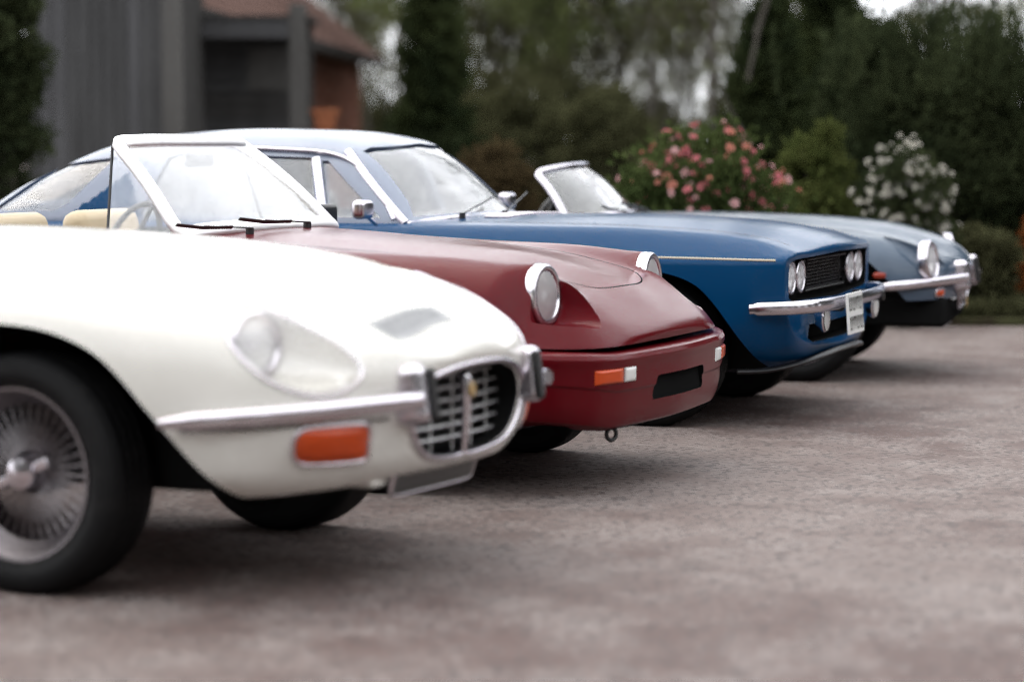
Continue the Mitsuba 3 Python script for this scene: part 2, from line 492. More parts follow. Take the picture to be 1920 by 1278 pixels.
def wiper(part, sub, p0, p1, nrm, blade=0.30):
    p0, p1 = np.asarray(p0, float), np.asarray(p1, float)
    up = np.asarray(nrm) * 0.022
    d = (p1 - p0) / np.linalg.norm(p1 - p0)
    arm = tube([p0, p0 + up, p1 + up], 0.0035, 6)
    b = tube([p1 + up - d * blade / 2, p1 + up * 0.6, p1 + up + d * blade / 2], 0.0045, 6, flat=(2.0, 0.8), ref=nrm)
    piv = move(trimesh.creation.cylinder(0.016, 0.03, sections=16), p0)
    part('wiper', cat_(arm, b, piv), 'black_part', 40)


def seats(part, x, z, ys, m, w=0.46, h=0.55):
    for y in ys:
        k = part('seat', move(rbox(0.50, w, 0.16, 0.06, 4), (x + 0.20, y, z)), m, 40)
        part(k.split('__', 1)[1] + '__backrest', move(rbox(0.14, w, h, 0.06, 4), (x - 0.10, y, z + h / 2 - 0.02), ry=-14), m, 40)


def steering(part, x, y, z, m='black_part'):
    t = trimesh.creation.torus(0.18, 0.012, 40, 10)
    sp = [tube([[0, 0, 0], [0.175 * np.cos(a), 0.175 * np.sin(a), 0]], 0.010, 6) for a in (0.3, 2.84, 4.71)]
    part('steering_wheel', move(cat_(t, *sp, trimesh.creation.cylinder(0.035, 0.03, sections=20)), (x, y, z), ry=-68), m, 40)



def linings(part, wells):
    """the inner skins left by the openings, each a part: arch liners, cockpit, intake; the shut lines stay together"""
    w = wells.copy()
    w.merge_vertices()
    small = []
    for c in w.split(only_watertight=False):
        e = c.extents
        if e.min() < 0.03 or len(c.faces) < 20 or c.area < 0.02:
            small.append(c)
            continue
        y = abs(c.centroid[1])
        part('wheel_arch_liner' if y > 0.3 and c.centroid[2] < 0.7 and e[0] > 0.4 else 'cockpit_lining' if c.centroid[0] < -0.9 else 'intake', c, 'underside', False)
    if small:
        part('shut_lines', cat_(*small), 'underside', False, kind='stuff')


# ------------------------------------------------------------------ ground
def tarmac(p, n, uv):
    a = mikit.fbm(p.x * 0.9 + 0.5 * p.y, p.y * 0.55, 0.0, 4)
    b = mikit.fbm(p.x * 5, p.y * 5, 3.0, 4)
    c = mikit.noise(p.x * 70, p.y * 70, 0.0)
    base = mikit.mix((0.084, 0.056, 0.050), (0.138, 0.111, 0.102), mikit.smoothstep(0.30, 0.70, a * 0.6 + b * 0.4))
    base = mikit.mix(base, (0.225, 0.202, 0.193), mikit.smoothstep(0.50, 0.74, b * 0.45 + c * 0.55) * 0.42)
    return mikit.mix(base, (0.045, 0.038, 0.037), mikit.smoothstep(0.58, 0.78, mikit.noise(p.x * 55, p.y * 55, 7.0)) * 0.6)


def tarmac_h(p, n, uv):
    return mikit.noise(p.x * 80, p.y * 80, 0.0) + 0.7 * mikit.noise(p.x * 190, p.y * 190, 0.0)


mat('tarmac_m', type='bumpmap', texture=mikit.proc(tarmac_h, 0.002), scale=0.0035, bsdf={'type': 'principled', 'base_color': mikit.proc(tarmac), 'roughness': 0.7, 'specular': 0.35})
g = trimesh.creation.box([300, 300, 0.2]); g.apply_translation([0, 100, -0.1])
add('tarmac_ground', g, 'tarmac_m', kind='structure', label='worn reddish grey tarmac of the car park')


def soil(p, n, uv):
    a = mikit.fbm(p.x * 3, p.y * 3, 1.0, 4)
    return mikit.mix((0.030, 0.024, 0.017), (0.050, 0.052, 0.026), mikit.smoothstep(0.4, 0.65, a))


mat('soil_m', type='diffuse', reflectance=mikit.proc(soil))
edge = [(-1.6, 23.6), (0.2, 20.5), (1.2, 18.3), (2.2, 17.45), (3.4, 17.3), (6, 17.4), (14, 18), (40, 40), (40, 100), (-12, 100), (-2.2, 52), (-1.4, 30)]
ep = Polygon(edge)
tri = trimesh.creation.extrude_polygon(ep, 0.05, engine='earcut')
add('planting_bed', tri, 'soil_m', kind='structure', label='dark soil bed along the edge of the car park')
# ------------------------------------------------------------------ plants
def leaf_mat(key, c1, c2, gloss=0.35):
    def col(p, n, uv):
        r = mikit.cell_rand(p.x * 9, p.y * 9, p.z * 9)
        f = mikit.fbm(p.x * 1.7, p.y * 1.7, p.z * 1.7, 2)
        return mikit.mix(c1, c2, dr.clip(0.5 * r + 1.2 * (f - 0.25), 0, 1))
    mat(key, type='principledthin', base_color=mikit.proc(col), roughness=gloss, diff_trans=0.5, spec_trans=0.0)


leaf_mat('leaf_conifer', (0.0184, 0.0277, 0.0138), (0.0461, 0.0576, 0.0230), 0.6)
leaf_mat('leaf_dark', (0.0162, 0.0230, 0.0115), (0.0518, 0.0634, 0.0299), 0.45)
leaf_mat('leaf_spring', (0.0821, 0.1026, 0.0410), (0.1778, 0.2052, 0.0821), 0.5)
leaf_mat('leaf_olive', (0.0479, 0.0492, 0.0247), (0.1026, 0.1039, 0.0521), 0.5)
leaf_mat('leaf_brown', (0.0346, 0.0253, 0.0138), (0.0864, 0.0634, 0.0323), 0.6)
leaf_mat('leaf_glossy', (0.026, 0.040, 0.014), (0.075, 0.098, 0.034), 0.35)
leaf_mat('leaf_lime', (0.0576, 0.0736, 0.0224), (0.1280, 0.1408, 0.0480), 0.4)
leaf_mat('leaf_rust', (0.1267, 0.0403, 0.0138), (0.2304, 0.0864, 0.0288), 0.5)


def bark(p, n, uv):
    return mikit.mix((0.040, 0.035, 0.030), (0.095, 0.088, 0.076), mikit.fbm(p.x * 14, p.y * 14, p.z * 5, 3))


mat('bark', type='diffuse', reflectance=mikit.proc(bark))


def leaves(pts, dirs, L, W, r, jitter=0.7, cup=0.25):
    """one folded four-cornered leaf at every point"""
    n = len(pts)
    d = np.asarray(dirs, float) + jitter * r.normal(size=(n, 3))
    d /= np.linalg.norm(d, axis=1, keepdims=True) + 1e-9
    s = np.cross(d, r.normal(size=(n, 3)))
    s /= np.linalg.norm(s, axis=1, keepdims=True) + 1e-9
    up = np.cross(s, d)
    k = (0.65 + 0.7 * r.random((n, 1)))
    l, w = L * k, W * k
    p = np.asarray(pts, float)
    V = np.stack([p, p + d * l * 0.5 + s * w * 0.5 + up * w * cup, p + d * l, p + d * l * 0.5 - s * w * 0.5 + up * w * cup], 1).reshape(-1, 3)
    b = np.arange(n)[:, None] * 4
    return trimesh.Trimesh(V, np.vstack([b + [0, 1, 2], b + [0, 2, 3]]), process=False)


def branches(p0, d0, length, r0, r, depth, spread=0.6, kids=4, lift=0.15, min_r=0.004):
    """limbs that fork: list of (points, radii)"""
    out = []

    def grow(p, d, ln, rad, k):
        n = 6
        pts = [p]
        for _ in range(n):
            d = d + 0.10 * r.normal(size=3) + np.array([0, 0, lift * 0.25])
            d = d / np.linalg.norm(d)
            pts.append(pts[-1] + d * ln / n)
        pts = np.array(pts)
        rr = np.linspace(rad, max(rad * 0.45, min_r * 0.6), n + 1)
        out.append((pts, rr))
        if k <= 0:
            return
        for j in range(kids):
            t = 0.30 + 0.70 * (j + r.random()) / kids
            i = min(int(t * n), n - 1)
            q = pts[i] + (pts[i + 1] - pts[i]) * (t * n - i)
            e = (pts[i + 1] - pts[i]); e /= np.linalg.norm(e)
            o = r.normal(size=3); o -= e * (o @ e); o /= np.linalg.norm(o)
            grow(q, e * (1 - spread * 0.5) + o * spread + np.array([0, 0, lift]), ln * (0.50 + 0.25 * r.random()), max(rr[i] * 0.6, min_r), k - 1)
    grow(np.asarray(p0, float), np.asarray(d0, float), length, r0, depth)
    return out


def limb_mesh(br, n=5):
    return cat_(*[tube(p, rr, n if rr[0] > 0.02 else 3) for p, rr in br])


def spring_tree(name, x, y, h, seed, label, nleaf=9000, leaf='leaf_spring', L=0.07, depth=3, trunk_r=0.07, spread=0.65, group=None, kids=5, straight=False):
    r = np.random.default_rng(seed)
    br = branches((x, y, -0.1), (0.03 * r.normal(), 0.03 * r.normal(), 1), h, trunk_r, r, depth, spread, kids, 0.2)
    if True:
        w = np.linspace(0, 1, 7)[:, None]
        br[0] = (np.array([x, y, -0.1]) * (1 - w) + np.array([x + (0.02 if straight else 0.12 * r.normal()), y, h]) * w, br[0][1])
    add(name + '__trunk', limb_mesh(br[:1], 8), 'bark', 40)
    add(name + '__branches', limb_mesh(br[1:]), 'bark', False, kind='stuff')
    tips = [b for b in br[1:] if b[1][0] < 0.03]
    idx = r.integers(0, len(tips), nleaf)
    t = r.random(nleaf) ** 0.7
    P = np.array([tips[i][0][int(a * 6)] for i, a in zip(idx, t)]) + 0.05 * r.normal(size=(nleaf, 3))
    add(name + '__crown', leaves(P, r.normal(size=(nleaf, 3)), L, L * 0.55, r), leaf, False, kind='stuff')
    tag(name, label, 'tree', group)


def conifer(name, x, y, h, w, seed, label, n=26000, leaf='leaf_conifer', base=0.05, L=0.11, power=0.9, group=None):
    r = np.random.default_rng(seed)
    add(name + '__trunk', tube([(x, y, -0.1), (x, y, h * 0.5), (x, y, h * 0.97)], [w * 0.07, w * 0.05, 0.01], 8), 'bark', 40)
    nb = 260
    bt = np.sort(r.random(nb) ** 1.15)
    P, D = [], []
    for t in bt:
        a = r.random() * 2 * np.pi
        ln = w * 0.5 * ((1 - t) ** power + 0.05) * (0.72 + 0.5 * r.random())
        m = max(6, int(n / nb * (1.3 - t)))
        q = r.random(m) ** 0.6
        c = np.array([np.cos(a), np.sin(a), 0])
        z = base * h + t * (h * (1 - base)) - 0.25 * ln * q + 0.35 * ln * q ** 2
        sp = np.c_[x + c[0] * ln * q, y + c[1] * ln * q, z]
        sp += r.normal(size=(m, 3)) * np.array([1, 1, 0.5]) * (0.035 + 0.16 * ln * (1 - q[:, None]) + 0.02)
        P.append(sp); D.append(np.repeat((c + [0, 0, -0.1])[None], m, 0))
    P, D = np.vstack(P), np.vstack(D)
    add(name + '__crown', leaves(P, D, L, L * 0.4, r, 0.6), leaf, False, kind='stuff')
    tag(name, label, 'tree', group)


def bush(name, x, y, rx, ry, h, seed, label, n=14000, leaf='leaf_dark', L=0.07, W=0.5, clumps=60, shell=0.55, cat='shrub', group=None, low=0.0, up=0.2, squash=0.85, tops=True):
    """an uneven crown of leaf clumps on stems"""
    r = np.random.default_rng(seed)
    hz = (h - low) / 2
    c = r.normal(size=(clumps, 3)); c /= np.linalg.norm(c, axis=1, keepdims=True)
    rad = (shell + (1 - shell) * r.random((clumps, 1)) ** 0.6) * squash
    C = np.array([x, y, low + hz]) + c * rad * np.array([rx, ry, hz])
    C[:, 2] = np.maximum(C[:, 2], 0.05)
    i = r.integers(0, clumps, n)
    cr = (0.16 + 0.20 * r.random(clumps)) * min(rx, hz) * 1.1
    off = r.normal(size=(n, 3)); off /= np.linalg.norm(off, axis=1, keepdims=True)
    off *= (r.random((n, 1)) ** 0.45) * cr[i][:, None]
    P = C[i] + off
    P[:, 2] = np.maximum(P[:, 2], 0.02)
    D = off / (np.linalg.norm(off, axis=1, keepdims=True) + 1e-6) + np.array([0, 0, up])
    st = []
    for k in range(0, clumps, 2):
        b0 = np.array([x + 0.15 * rx * r.normal(), y + 0.15 * ry * r.normal(), -0.05])
        st.append(tube(spline([b0, b0 * 0.5 + C[k] * 0.5 + [0, 0, 0.1 * h], C[k]], 6), np.linspace(0.02, 0.005, 6) * max(0.6, rx), 4))
    add(name + '__stems', cat_(*st), 'bark', False, kind='stuff')
    add(name + '__foliage', leaves(P, D, L, L * W, r), leaf, False, kind='stuff')
    tag(name, label, cat, group)
    return C, cr, r


def px(u, d):
    return (u - 960) / FPX * d


def pz(v, d):
    return CAM_Z + (273 - v) / FPX * d


# woodland edge behind the cars
NTH = ['first', 'second', 'third', 'fourth', 'fifth', 'sixth', 'seventh', 'eighth', 'ninth', 'tenth', 'eleventh', 'twelfth', 'thirteenth']
BU = [690, 770, 905, 985, 1060, 1140, 1215, 830, 1395]
BL = ['%s %s bush from the left along the woodland edge' % (NTH[sorted(BU).index(u)], 'dark' if u in (770, 830) else 'dim olive') for u in BU]
TL = ['thin spring tree with sparse new leaves, %s from the left behind the car park' % n for n in NTH]
fr = np.random.default_rng(17)
n = 26000
FX = -9 + 22 * fr.random(n)
top = 3.4 + 1.6 * meshkit.fbm(np.c_[FX * 0.9, FX * 0, FX * 0], 3, 3)
FP = np.c_[FX, 58 + 6 * fr.random(n), 0.2 + top * fr.random(n) ** 0.9]
add('distant_wood', leaves(FP, np.repeat([[0, 0, 1.0]], n, 0), 0.42, 0.05, fr, 0.6), 'leaf_olive', False, kind='stuff', label='far twiggy wood closing the view behind the spring trees', cat='wood')
G = 'bushes along the woodland edge'
for i, (u, d, w, v, lf) in enumerate([(690, 55, 1.0, 170, 'leaf_olive'), (770, 40, 0.6, 200, 'leaf_dark'), (905, 42, 0.9, 125, 'leaf_olive'), (985, 39, 0.8, 140, 'leaf_olive'),
                                      (1060, 41, 0.9, 110, 'leaf_olive'), (1140, 38, 0.8, 150, 'leaf_olive'), (1215, 42, 0.8, 185, 'leaf_olive'), (830, 36, 0.7, 215, 'leaf_dark'), (1395, 40, 0.8, 120, 'leaf_olive')]):
    nm = 'woodland_bush' if i == 0 else 'woodland_bush_%03d' % i
    bush(nm, px(u, d), d, w * 1.05, 0.8, pz(v, d), 100 + i, BL[i], 9000, lf, 0.10, 0.55, 46, group=G)
trees = [(655, 56, 4.4, 6000), (700, 54, 4.2, 9000), (745, 53, 4.4, 9000), (880, 47, 3.9, 14000), (950, 44, 3.6, 14000), (1015, 48, 4.0, 15000), (1080, 42, 3.5, 13000), (1150, 45, 3.8, 14000), (1225, 40, 3.3, 11000), (1285, 46, 3.7, 4500), (1400, 44, 3.6, 6000), (1590, 42, 3.6, 9000)]
for i, (u, d, h, n) in enumerate(trees):
    nm = 'young_tree' if i == 0 else 'young_tree_%03d' % i
    spring_tree(nm, px(u, d), d, h, 300 + i, TL[i], n, 'leaf_olive' if i % 3 else 'leaf_spring', 0.075, 3, 0.06, 0.6, 'thin spring trees behind the car park', 6)
conifer('columnar_conifer', px(812, 36), 36, 4.0, 0.95, 41, 'dark narrow columnar conifer beside the tiled roof', 42000, power=0.35, L=0.13)
conifer('conical_conifer', px(1440, 26), 26, pz(-5, 26), 1.25, 42, 'dark green conical conifer with a pointed top above the pink bush', 42000, power=0.75, L=0.11)
conifer('tall_conifer', px(1545, 28), 28, 3.5, 1.15, 43, 'tall near-black conifer reaching the top of the picture', 42000, power=0.5, L=0.12)
spring_tree('slender_tree', px(1332, 25), 25, 4.4, 77, 'slender bare-stemmed tree with fine twigs and tiny fresh leaves behind the pink bush', 9000, 'leaf_spring', 0.05, 3, 0.045, 0.55, None, 7, True)
bush('clipped_hedge', px(920, 21), 21, 0.42, 0.42, pz(262, 21), 61, 'round brown hedge dome left of the pale roadster windscreen', 12000, 'leaf_brown', 0.045, 0.6, 90, 0.8)

# tall shrub on the right with upright shoots
r = np.random.default_rng(91)
bush('tall_shrub', px(1790, 19.6), 19.6, 0.95, 0.7, pz(95, 19.6), 92, 'tall dark evergreen shrub with feathery upright shoots at the right edge', 34000, 'leaf_dark', 0.085, 0.30, 120, 0.45, up=0.9)
sh, shl = [], []
for k in range(170):
    b = np.array([px(1790, 19.6) + 0.85 * r.normal() * 0.6, 19.6 + 0.4 * r.normal(), pz(150, 19.6) - 0.25 * r.random()])
    tip = b + np.array([0.14 * r.normal() + 0.05, 0.1 * r.normal(), 0.28 + 0.40 * r.random()])
    ptsb = spline([b, (b + tip) / 2 + 0.03 * r.normal(size=3), tip], 8)
    sh.append(tube(ptsb, np.linspace(0.006, 0.002, 8), 3))
    shl.append(np.repeat(ptsb, 10, 0))
SP = np.vstack(shl)
add('tall_shrub__shoots', cat_(leaves(SP + 0.008 * r.normal(size=SP.shape), np.repeat([[0, 0, 1.0]], len(SP), 0), 0.09, 0.014, r, 0.35), *sh), 'leaf_dark', False, kind='stuff')
bush('dark_evergreen', px(1635, 20.6), 20.6, 0.50, 0.45, pz(-5, 20.6), 93, 'dense black-green evergreen between the lime bush and the tall shrub', 24000, 'leaf_dark', 0.06, 0.45, 70, 0.5)
bush('lime_bush', px(1525, 18.4), 18.4, 0.30, 0.3, pz(200, 18.4), 94, 'yellow-green leafy bush just right of the pink flowers', 7000, 'leaf_lime', 0.085, 0.32, 40, 0.6, up=0.5)
bush('rust_bush', px(1935, 18.6), 18.6, 0.16, 0.2, pz(400, 18.6), 95, 'small rust-orange bush at the right edge of the picture', 2500, 'leaf_rust', 0.05, 0.5, 24)
bush('low_green_shrub', px(1840, 18.0), 18.0, 0.30, 0.3, pz(420, 18.0), 96, 'low olive-green shrub behind the nose of the pale roadster', 6000, 'leaf_olive', 0.07, 0.3, 40, 0.5, up=0.9)
bush('shady_shrub', px(1450, 18.6), 18.6, 0.42, 0.35, pz(330, 18.6), 97, 'dark low shrub in the shade right of the pink bush', 9000, 'leaf_dark', 0.06, 0.5, 50)
bush('ivy_bush', px(-20, 25), 25, 0.62, 0.5, 4.2, 98, 'dark green bush at the left edge in front of the barn', 22000, 'leaf_dark', 0.09, 0.6, 110, 0.2)
gr = np.random.default_rng(5)
n = 9000
GP = np.c_[px(1480, 17.6) + 2.4 * gr.random(n), 17.5 + 0.9 * gr.random(n) ** 1.5, np.full(n, 0.04)]
add('verge_grass', leaves(GP, np.repeat([[0, 0, 1.0]], n, 0), 0.13, 0.012, gr, 0.35), 'leaf_olive', False, kind='stuff', label='rough grass along the far edge of the car park', cat='grass')

# pink flowering bush
PD = 16.3
C, cr, r = bush('pink_bush', px(1318, PD), PD, 0.64, 0.55, pz(238, PD), 51, 'round leafy bush covered in pink double flowers behind the blue bonnet', 15000, 'leaf_glossy', 0.055, 0.5, 110, 0.72, 'flowering bush', up=0.3)


def petal_flower(seed, r0=0.040):
    r = np.random.default_rng(seed)
    ms = []
    for k, (cnt, rad, tilt) in enumerate(((6, 1.0, 0.25), (6, 0.85, 0.65), (5, 0.62, 1.05), (4, 0.36, 1.35))):
        for j in range(cnt):
            a = (j + 0.5 * k + 0.2 * r.normal()) * 2 * np.pi / cnt
            w = 2.5 / cnt * rad * r0 * 1.25
            L = rad * r0
            V = []
            for s in (0.12, 0.6, 1.0):
                for q in (-1, 0, 1):
                    ww = w * (0.35 if s < 0.2 else 1.0 if s < 0.8 else 0.72) * q
                    up = L * s * np.sin(tilt) + 0.16 * L * q * q * s - (0.10 * L if s == 1.0 else 0)
                    out = L * s * np.cos(tilt) * (1.0 if q == 0 or s < 1 else 0.93)
                    V.append([out * np.cos(a) - ww * np.sin(a), out * np.sin(a) + ww * np.cos(a), up])
            F = []
            for s in (0, 1):
                for q in (0, 1):
                    b = s * 3 + q
                    F += [[b, b + 3, b + 4], [b, b + 4, b + 1]]
            ms.append(trimesh.Trimesh(V, F, process=False))
    return cat_(*ms)


for k, c in (('petal_pink', (0.56, 0.20, 0.22)), ('petal_coral', (0.56, 0.25, 0.19)), ('petal_pale', (0.66, 0.42, 0.42)), ('petal_white', (0.56, 0.54, 0.48))):
    mat(k, type='principledthin', base_color=rgb(*c), roughness=0.6, diff_trans=0.6, spec_trans=0.0)
FM = [mikit.ply(petal_flower(s), m_, smooth=False) for s, m_ in ((1, 'petal_pink'), (2, 'petal_coral'), (3, 'petal_pale'), (4, 'petal_pink'))]


def turned(p, d, spin, s):
    u, v, w = frame_of(d)
    R = np.stack([u, v, w], 1) @ Rotation.from_euler('z', spin).as_matrix()
    M = np.eye(4); M[:3, :3] = R * s; M[:3, 3] = p
    return T4(M.tolist())


ctr = np.array([px(1318, PD), PD, pz(238, PD) / 2])
k = 0
while k < 299:
    d = r.normal(size=3); d[1] -= 0.15; d[2] += 0.25
    d /= np.linalg.norm(d)
    p = ctr + d * np.array([0.62, 0.55, pz(238, PD) / 2]) * (0.70 + 0.38 * r.random())
    if p[2] < 0.35:
        continue
    key = 'pink_bush__flower' + ('_%03d' % k if k else '')
    scene[key] = dict(FM[r.integers(4)], to_world=turned(p, d + 0.4 * r.normal(size=3) + [0, -0.3, 0], r.random() * 6, 0.48 + 0.38 * r.random()))
    k += 1

# white flowering bush
WD = 17.2
C, cr, r = bush('white_bush', px(1695, WD), WD, 0.34, 0.34, pz(262, WD), 55, 'small bush full of creamy white flower clusters against the dark shrub', 7000, 'leaf_dark', 0.06, 0.4, 60, 0.65, 'flowering bush', up=0.3)


def cluster(seed):
    r = np.random.default_rng(seed)
    m = 26
    d = r.normal(size=(m, 3)); d[:, 2] = np.abs(d[:, 2])
    d /= np.linalg.norm(d, axis=1, keepdims=True)
    return leaves(d * 0.016, d, 0.030, 0.020, r, 0.4, 0.35)


WM = [mikit.ply(cluster(s), 'petal_white', smooth=False) for s in (1, 2, 3)]
ctr = np.array([px(1695, WD), WD, pz(262, WD) / 2])
k = 0
while k < 190:
    d = r.normal(size=3); d[1] -= 0.4; d[2] += 0.35
    d /= np.linalg.norm(d)
    p = ctr + d * np.array([0.36, 0.34, pz(262, WD) / 2]) * (0.62 + 0.48 * r.random())
    if p[2] < 0.5:
        continue
    key = 'white_bush__flower_cluster' + ('_%03d' % k if k else '')
    scene[key] = dict(WM[r.integers(3)], to_world=turned(p, d + 0.3 * r.normal(size=3), r.random() * 6, 0.42 + 0.4 * r.random()))
    k += 1

# hedge and trees across the car park, behind the camera: the dark band in the chrome
for i, (x, w, h) in enumerate([(-16, 5, 8.5), (-8, 5, 7.6), (0, 5, 9.0), (8, 5, 8.0), (16, 5, 8.8), (-24, 5, 8.2), (-32, 5, 8.8)]):
    nm = 'boundary_hedge' if i == 0 else 'boundary_hedge_%03d' % i
    bush(nm, x, -9.5 + 0.8 * np.sin(i * 2.1), w, 1.6, h + 0.6, 200 + i, 'tall dark hedge on the near side of the car park, %s from its left end' % NTH[[6, 5, 0, 1, 2, 3, 4].index(i)], 14000, 'leaf_dark', 0.45, 0.6, 70, 0.6, 'hedge', 'hedges on the near side of the car park')

# the dark trees carry on round the car park to the right and left of the picture: the cars' flanks and bumpers mirror them
for i, (x, y, w, d_, h) in enumerate([(8.5, 21.0, 2.6, 2.2, 5.2), (12.5, 18.5, 2.8, 2.6, 6.0), (15.5, 13.5, 2.6, 3.0, 6.4), (16.5, 7.5, 2.6, 3.2, 6.2), (17.5, 0, 2.6, 3.6, 7.0), (16.5, -8, 2.6, 3.6, 7.4), (-19, -7, 3, 4, 8.5), (-21, 0, 3, 4, 8)]):
    nm = 'side_hedge' if i == 0 else 'side_hedge_%03d' % i
    bush(nm, x, y, w, d_, h, 230 + i, 'dark evergreen hedge %s the car park, %s one along' % ('right of' if i < 6 else 'left of', NTH[i % 6]), 11000, 'leaf_dark', 0.34, 0.6, 70, 0.6, 'hedge', 'hedges beside the car park')

# ------------------------------------------------------------------ buildings on the left


def board_c(lo, hi):
    def f(p, n, uv):
        return mikit.mix(lo, hi, mikit.fbm(p.x * 6, p.y * 6, p.z * 0.8, 3))
    return f


mat('board_grey', type='diffuse', reflectance=mikit.proc(board_c((0.041, 0.041, 0.041), (0.074, 0.074, 0.075))))
mat('board_pale', type='diffuse', reflectance=mikit.proc(board_c((0.058, 0.058, 0.060), (0.092, 0.092, 0.095))))
mat('board_dark', type='diffuse', reflectance=mikit.proc(board_c((0.0316, 0.0302, 0.0288), (0.0648, 0.0634, 0.0620))))
mat('post_grey', type='diffuse', reflectance=mikit.proc(board_c((0.064, 0.062, 0.059), (0.105, 0.102, 0.097))))
mat('roof_tile', type='diffuse', reflectance=mikit.proc(board_c((0.070, 0.044, 0.037), (0.125, 0.083, 0.072))))
mat('brick', type='diffuse', reflectance=mikit.proc(board_c((0.085, 0.035, 0.024), (0.15, 0.065, 0.045))))
mat('mortar', type='diffuse', reflectance=rgb(0.26, 0.22, 0.19))
mat('terracotta', type='diffuse', reflectance=mikit.proc(board_c((0.23, 0.085, 0.042), (0.33, 0.13, 0.07))))
mat('pane_dark', type='roughplastic', alpha=0.05, diffuse_reflectance=rgb(0.03, 0.032, 0.035))
r = np.random.default_rng(21)
y0 = 29.0
xl, xr = px(52, y0), px(345, y0)
add('timber_barn__wall', bx(xl, xr - 0.02, y0 + 0.03, y0 + 2.2, 0, 4.2), 'board_dark')
x = xl
k = 0
while x < xr - 0.22:
    w = 0.13 + 0.05 * r.random()
    m_ = 'board_pale' if 70 < 960 + x / y0 * FPX < 128 or r.random() < 0.08 else 'board_grey'
    add('timber_barn__board', move(rbox(w - 0.012, 0.025, 4.15, 0.004, 2), (x + w / 2, y0 + 0.008 * r.random(), 2.08)), m_, 40)
    x += w
add('timber_barn__corner_post', move(rbox(0.22, 0.16, 4.2, 0.015), (xr - 0.11, y0 - 0.02, 2.1)), 'post_grey', 40)
add('timber_barn__roof', prism([(xl - 0.4, 4.15), ((xl + xr) / 2, 5.6), (xr + 0.4, 4.15), (xr + 0.4, 4.05), ((xl + xr) / 2, 5.45), (xl - 0.4, 4.05)], y0 - 0.3, y0 + 2.4), 'roof_tile')
add('timber_barn__gable', prism([(xl + 0.02, 4.2), ((xl + xr) / 2, 5.40), (xr - 0.02, 4.2)], y0 + 0.03, y0 + 2.2), 'board_grey')
tag('timber_barn', 'dark grey timber-boarded barn wall at the left of the picture', 'barn')

yb = 31.0
bl, brr = px(352, yb), px(578, yb)
h = 'tiled_cottage'
add(h + '__bay_back_wall', bx(bl, brr - 0.02, 32.06, 32.2, 0, 2.78), 'board_dark')
add(h + '__bay_roof', bx(bl, brr + 0.05, yb - 0.1, 32.4, 2.80, 2.86), 'board_dark')
add(h + '__bay_post', move(rbox(0.21, 0.21, 3.0, 0.015), (brr - 0.11, yb, 1.5)), 'post_grey', 40)
add(h + '__bay_beam', bx(bl, brr - 0.22, yb - 0.08, yb + 0.08, pz(74, yb), pz(42, yb)), 'board_pale')
add(h + '__bay_panel', bx(px(468, 32), px(542, 32), 32.0, 32.05, pz(172, 32), pz(92, 32)), 'post_grey')
for i, zz in enumerate(np.arange(0.08, pz(60, 32), 0.16)):
    if zz < pz(182, 32) or zz > pz(84, 32):
        x0, x1 = px(352, 32), px(562, 32)
    else:
        x0, x1 = px(352, 32), px(468, 32)
    add(h + '__bay_board', move(rbox(x1 - x0, 0.03, 0.145, 0.004, 2), ((x1 + x0) / 2, 32.0 + 0.012 * (i % 2), zz)), 'board_dark' if 1.55 < zz < 1.85 else 'board_grey', 40)
# long side under the eave, running away from the camera
e0, e1 = np.array([-3.93, 30.0]), np.array([-2.58, 50.0])
dirv = (e1 - e0) / np.linalg.norm(e1 - e0)
nrm2 = np.array([dirv[1], -dirv[0]])
wl0, wl1 = e0 - nrm2 * 0.45, e1 - nrm2 * 0.45
wl0 = wl0 + dirv * 2.6
wq = [tuple(wl0), tuple(wl1), (wl1[0] - 3.4, wl1[1]), (wl0[0] - 1.7, wl0[1] + 2.6), (wl0[0] - 0.3, wl0[1] + 2.6), (wl0[0], wl0[1] + 2.5)]
add(h + '__wall', prism(wq, 0, 2.9, 'xy'), 'mortar')
ln = np.linalg.norm(wl1 - wl0)
yaw = math.degrees(math.atan2(dirv[1], dirv[0]))
bricks = []
for row in range(38):
    t = 0.11 * (row % 2)
    while t < ln - 0.2:
        c = wl0 + dirv * (t + 0.105)
        bricks.append(move(trimesh.creation.box([0.21, 0.03, 0.062]), (c[0], c[1], 0.04 + row * 0.075), rz=yaw))
        t += 0.22
add(h + '__brickwork', cat_(*bricks), 'brick', False, kind='stuff')
for t in (1.2, 6.5):
    c = wl0 + dirv * (t + 0.5) + nrm2 * 0.03
    add(h + '__window', move(rbox(1.0, 0.07, 1.0, 0.01), (c[0], c[1], 1.85), rz=yaw), 'post_grey', 40)
    wk = h + '__window' + ('' if t < 2 else '_001')
    for q in (-0.24, 0.24):
        c2 = c + dirv * q + nrm2 * 0.035
        add(wk + '__pane', move(bx(-0.21, 0.21, -0.006, 0.006, -0.43, 0.43), (c2[0], c2[1], 1.85), rz=yaw), 'pane_dark')
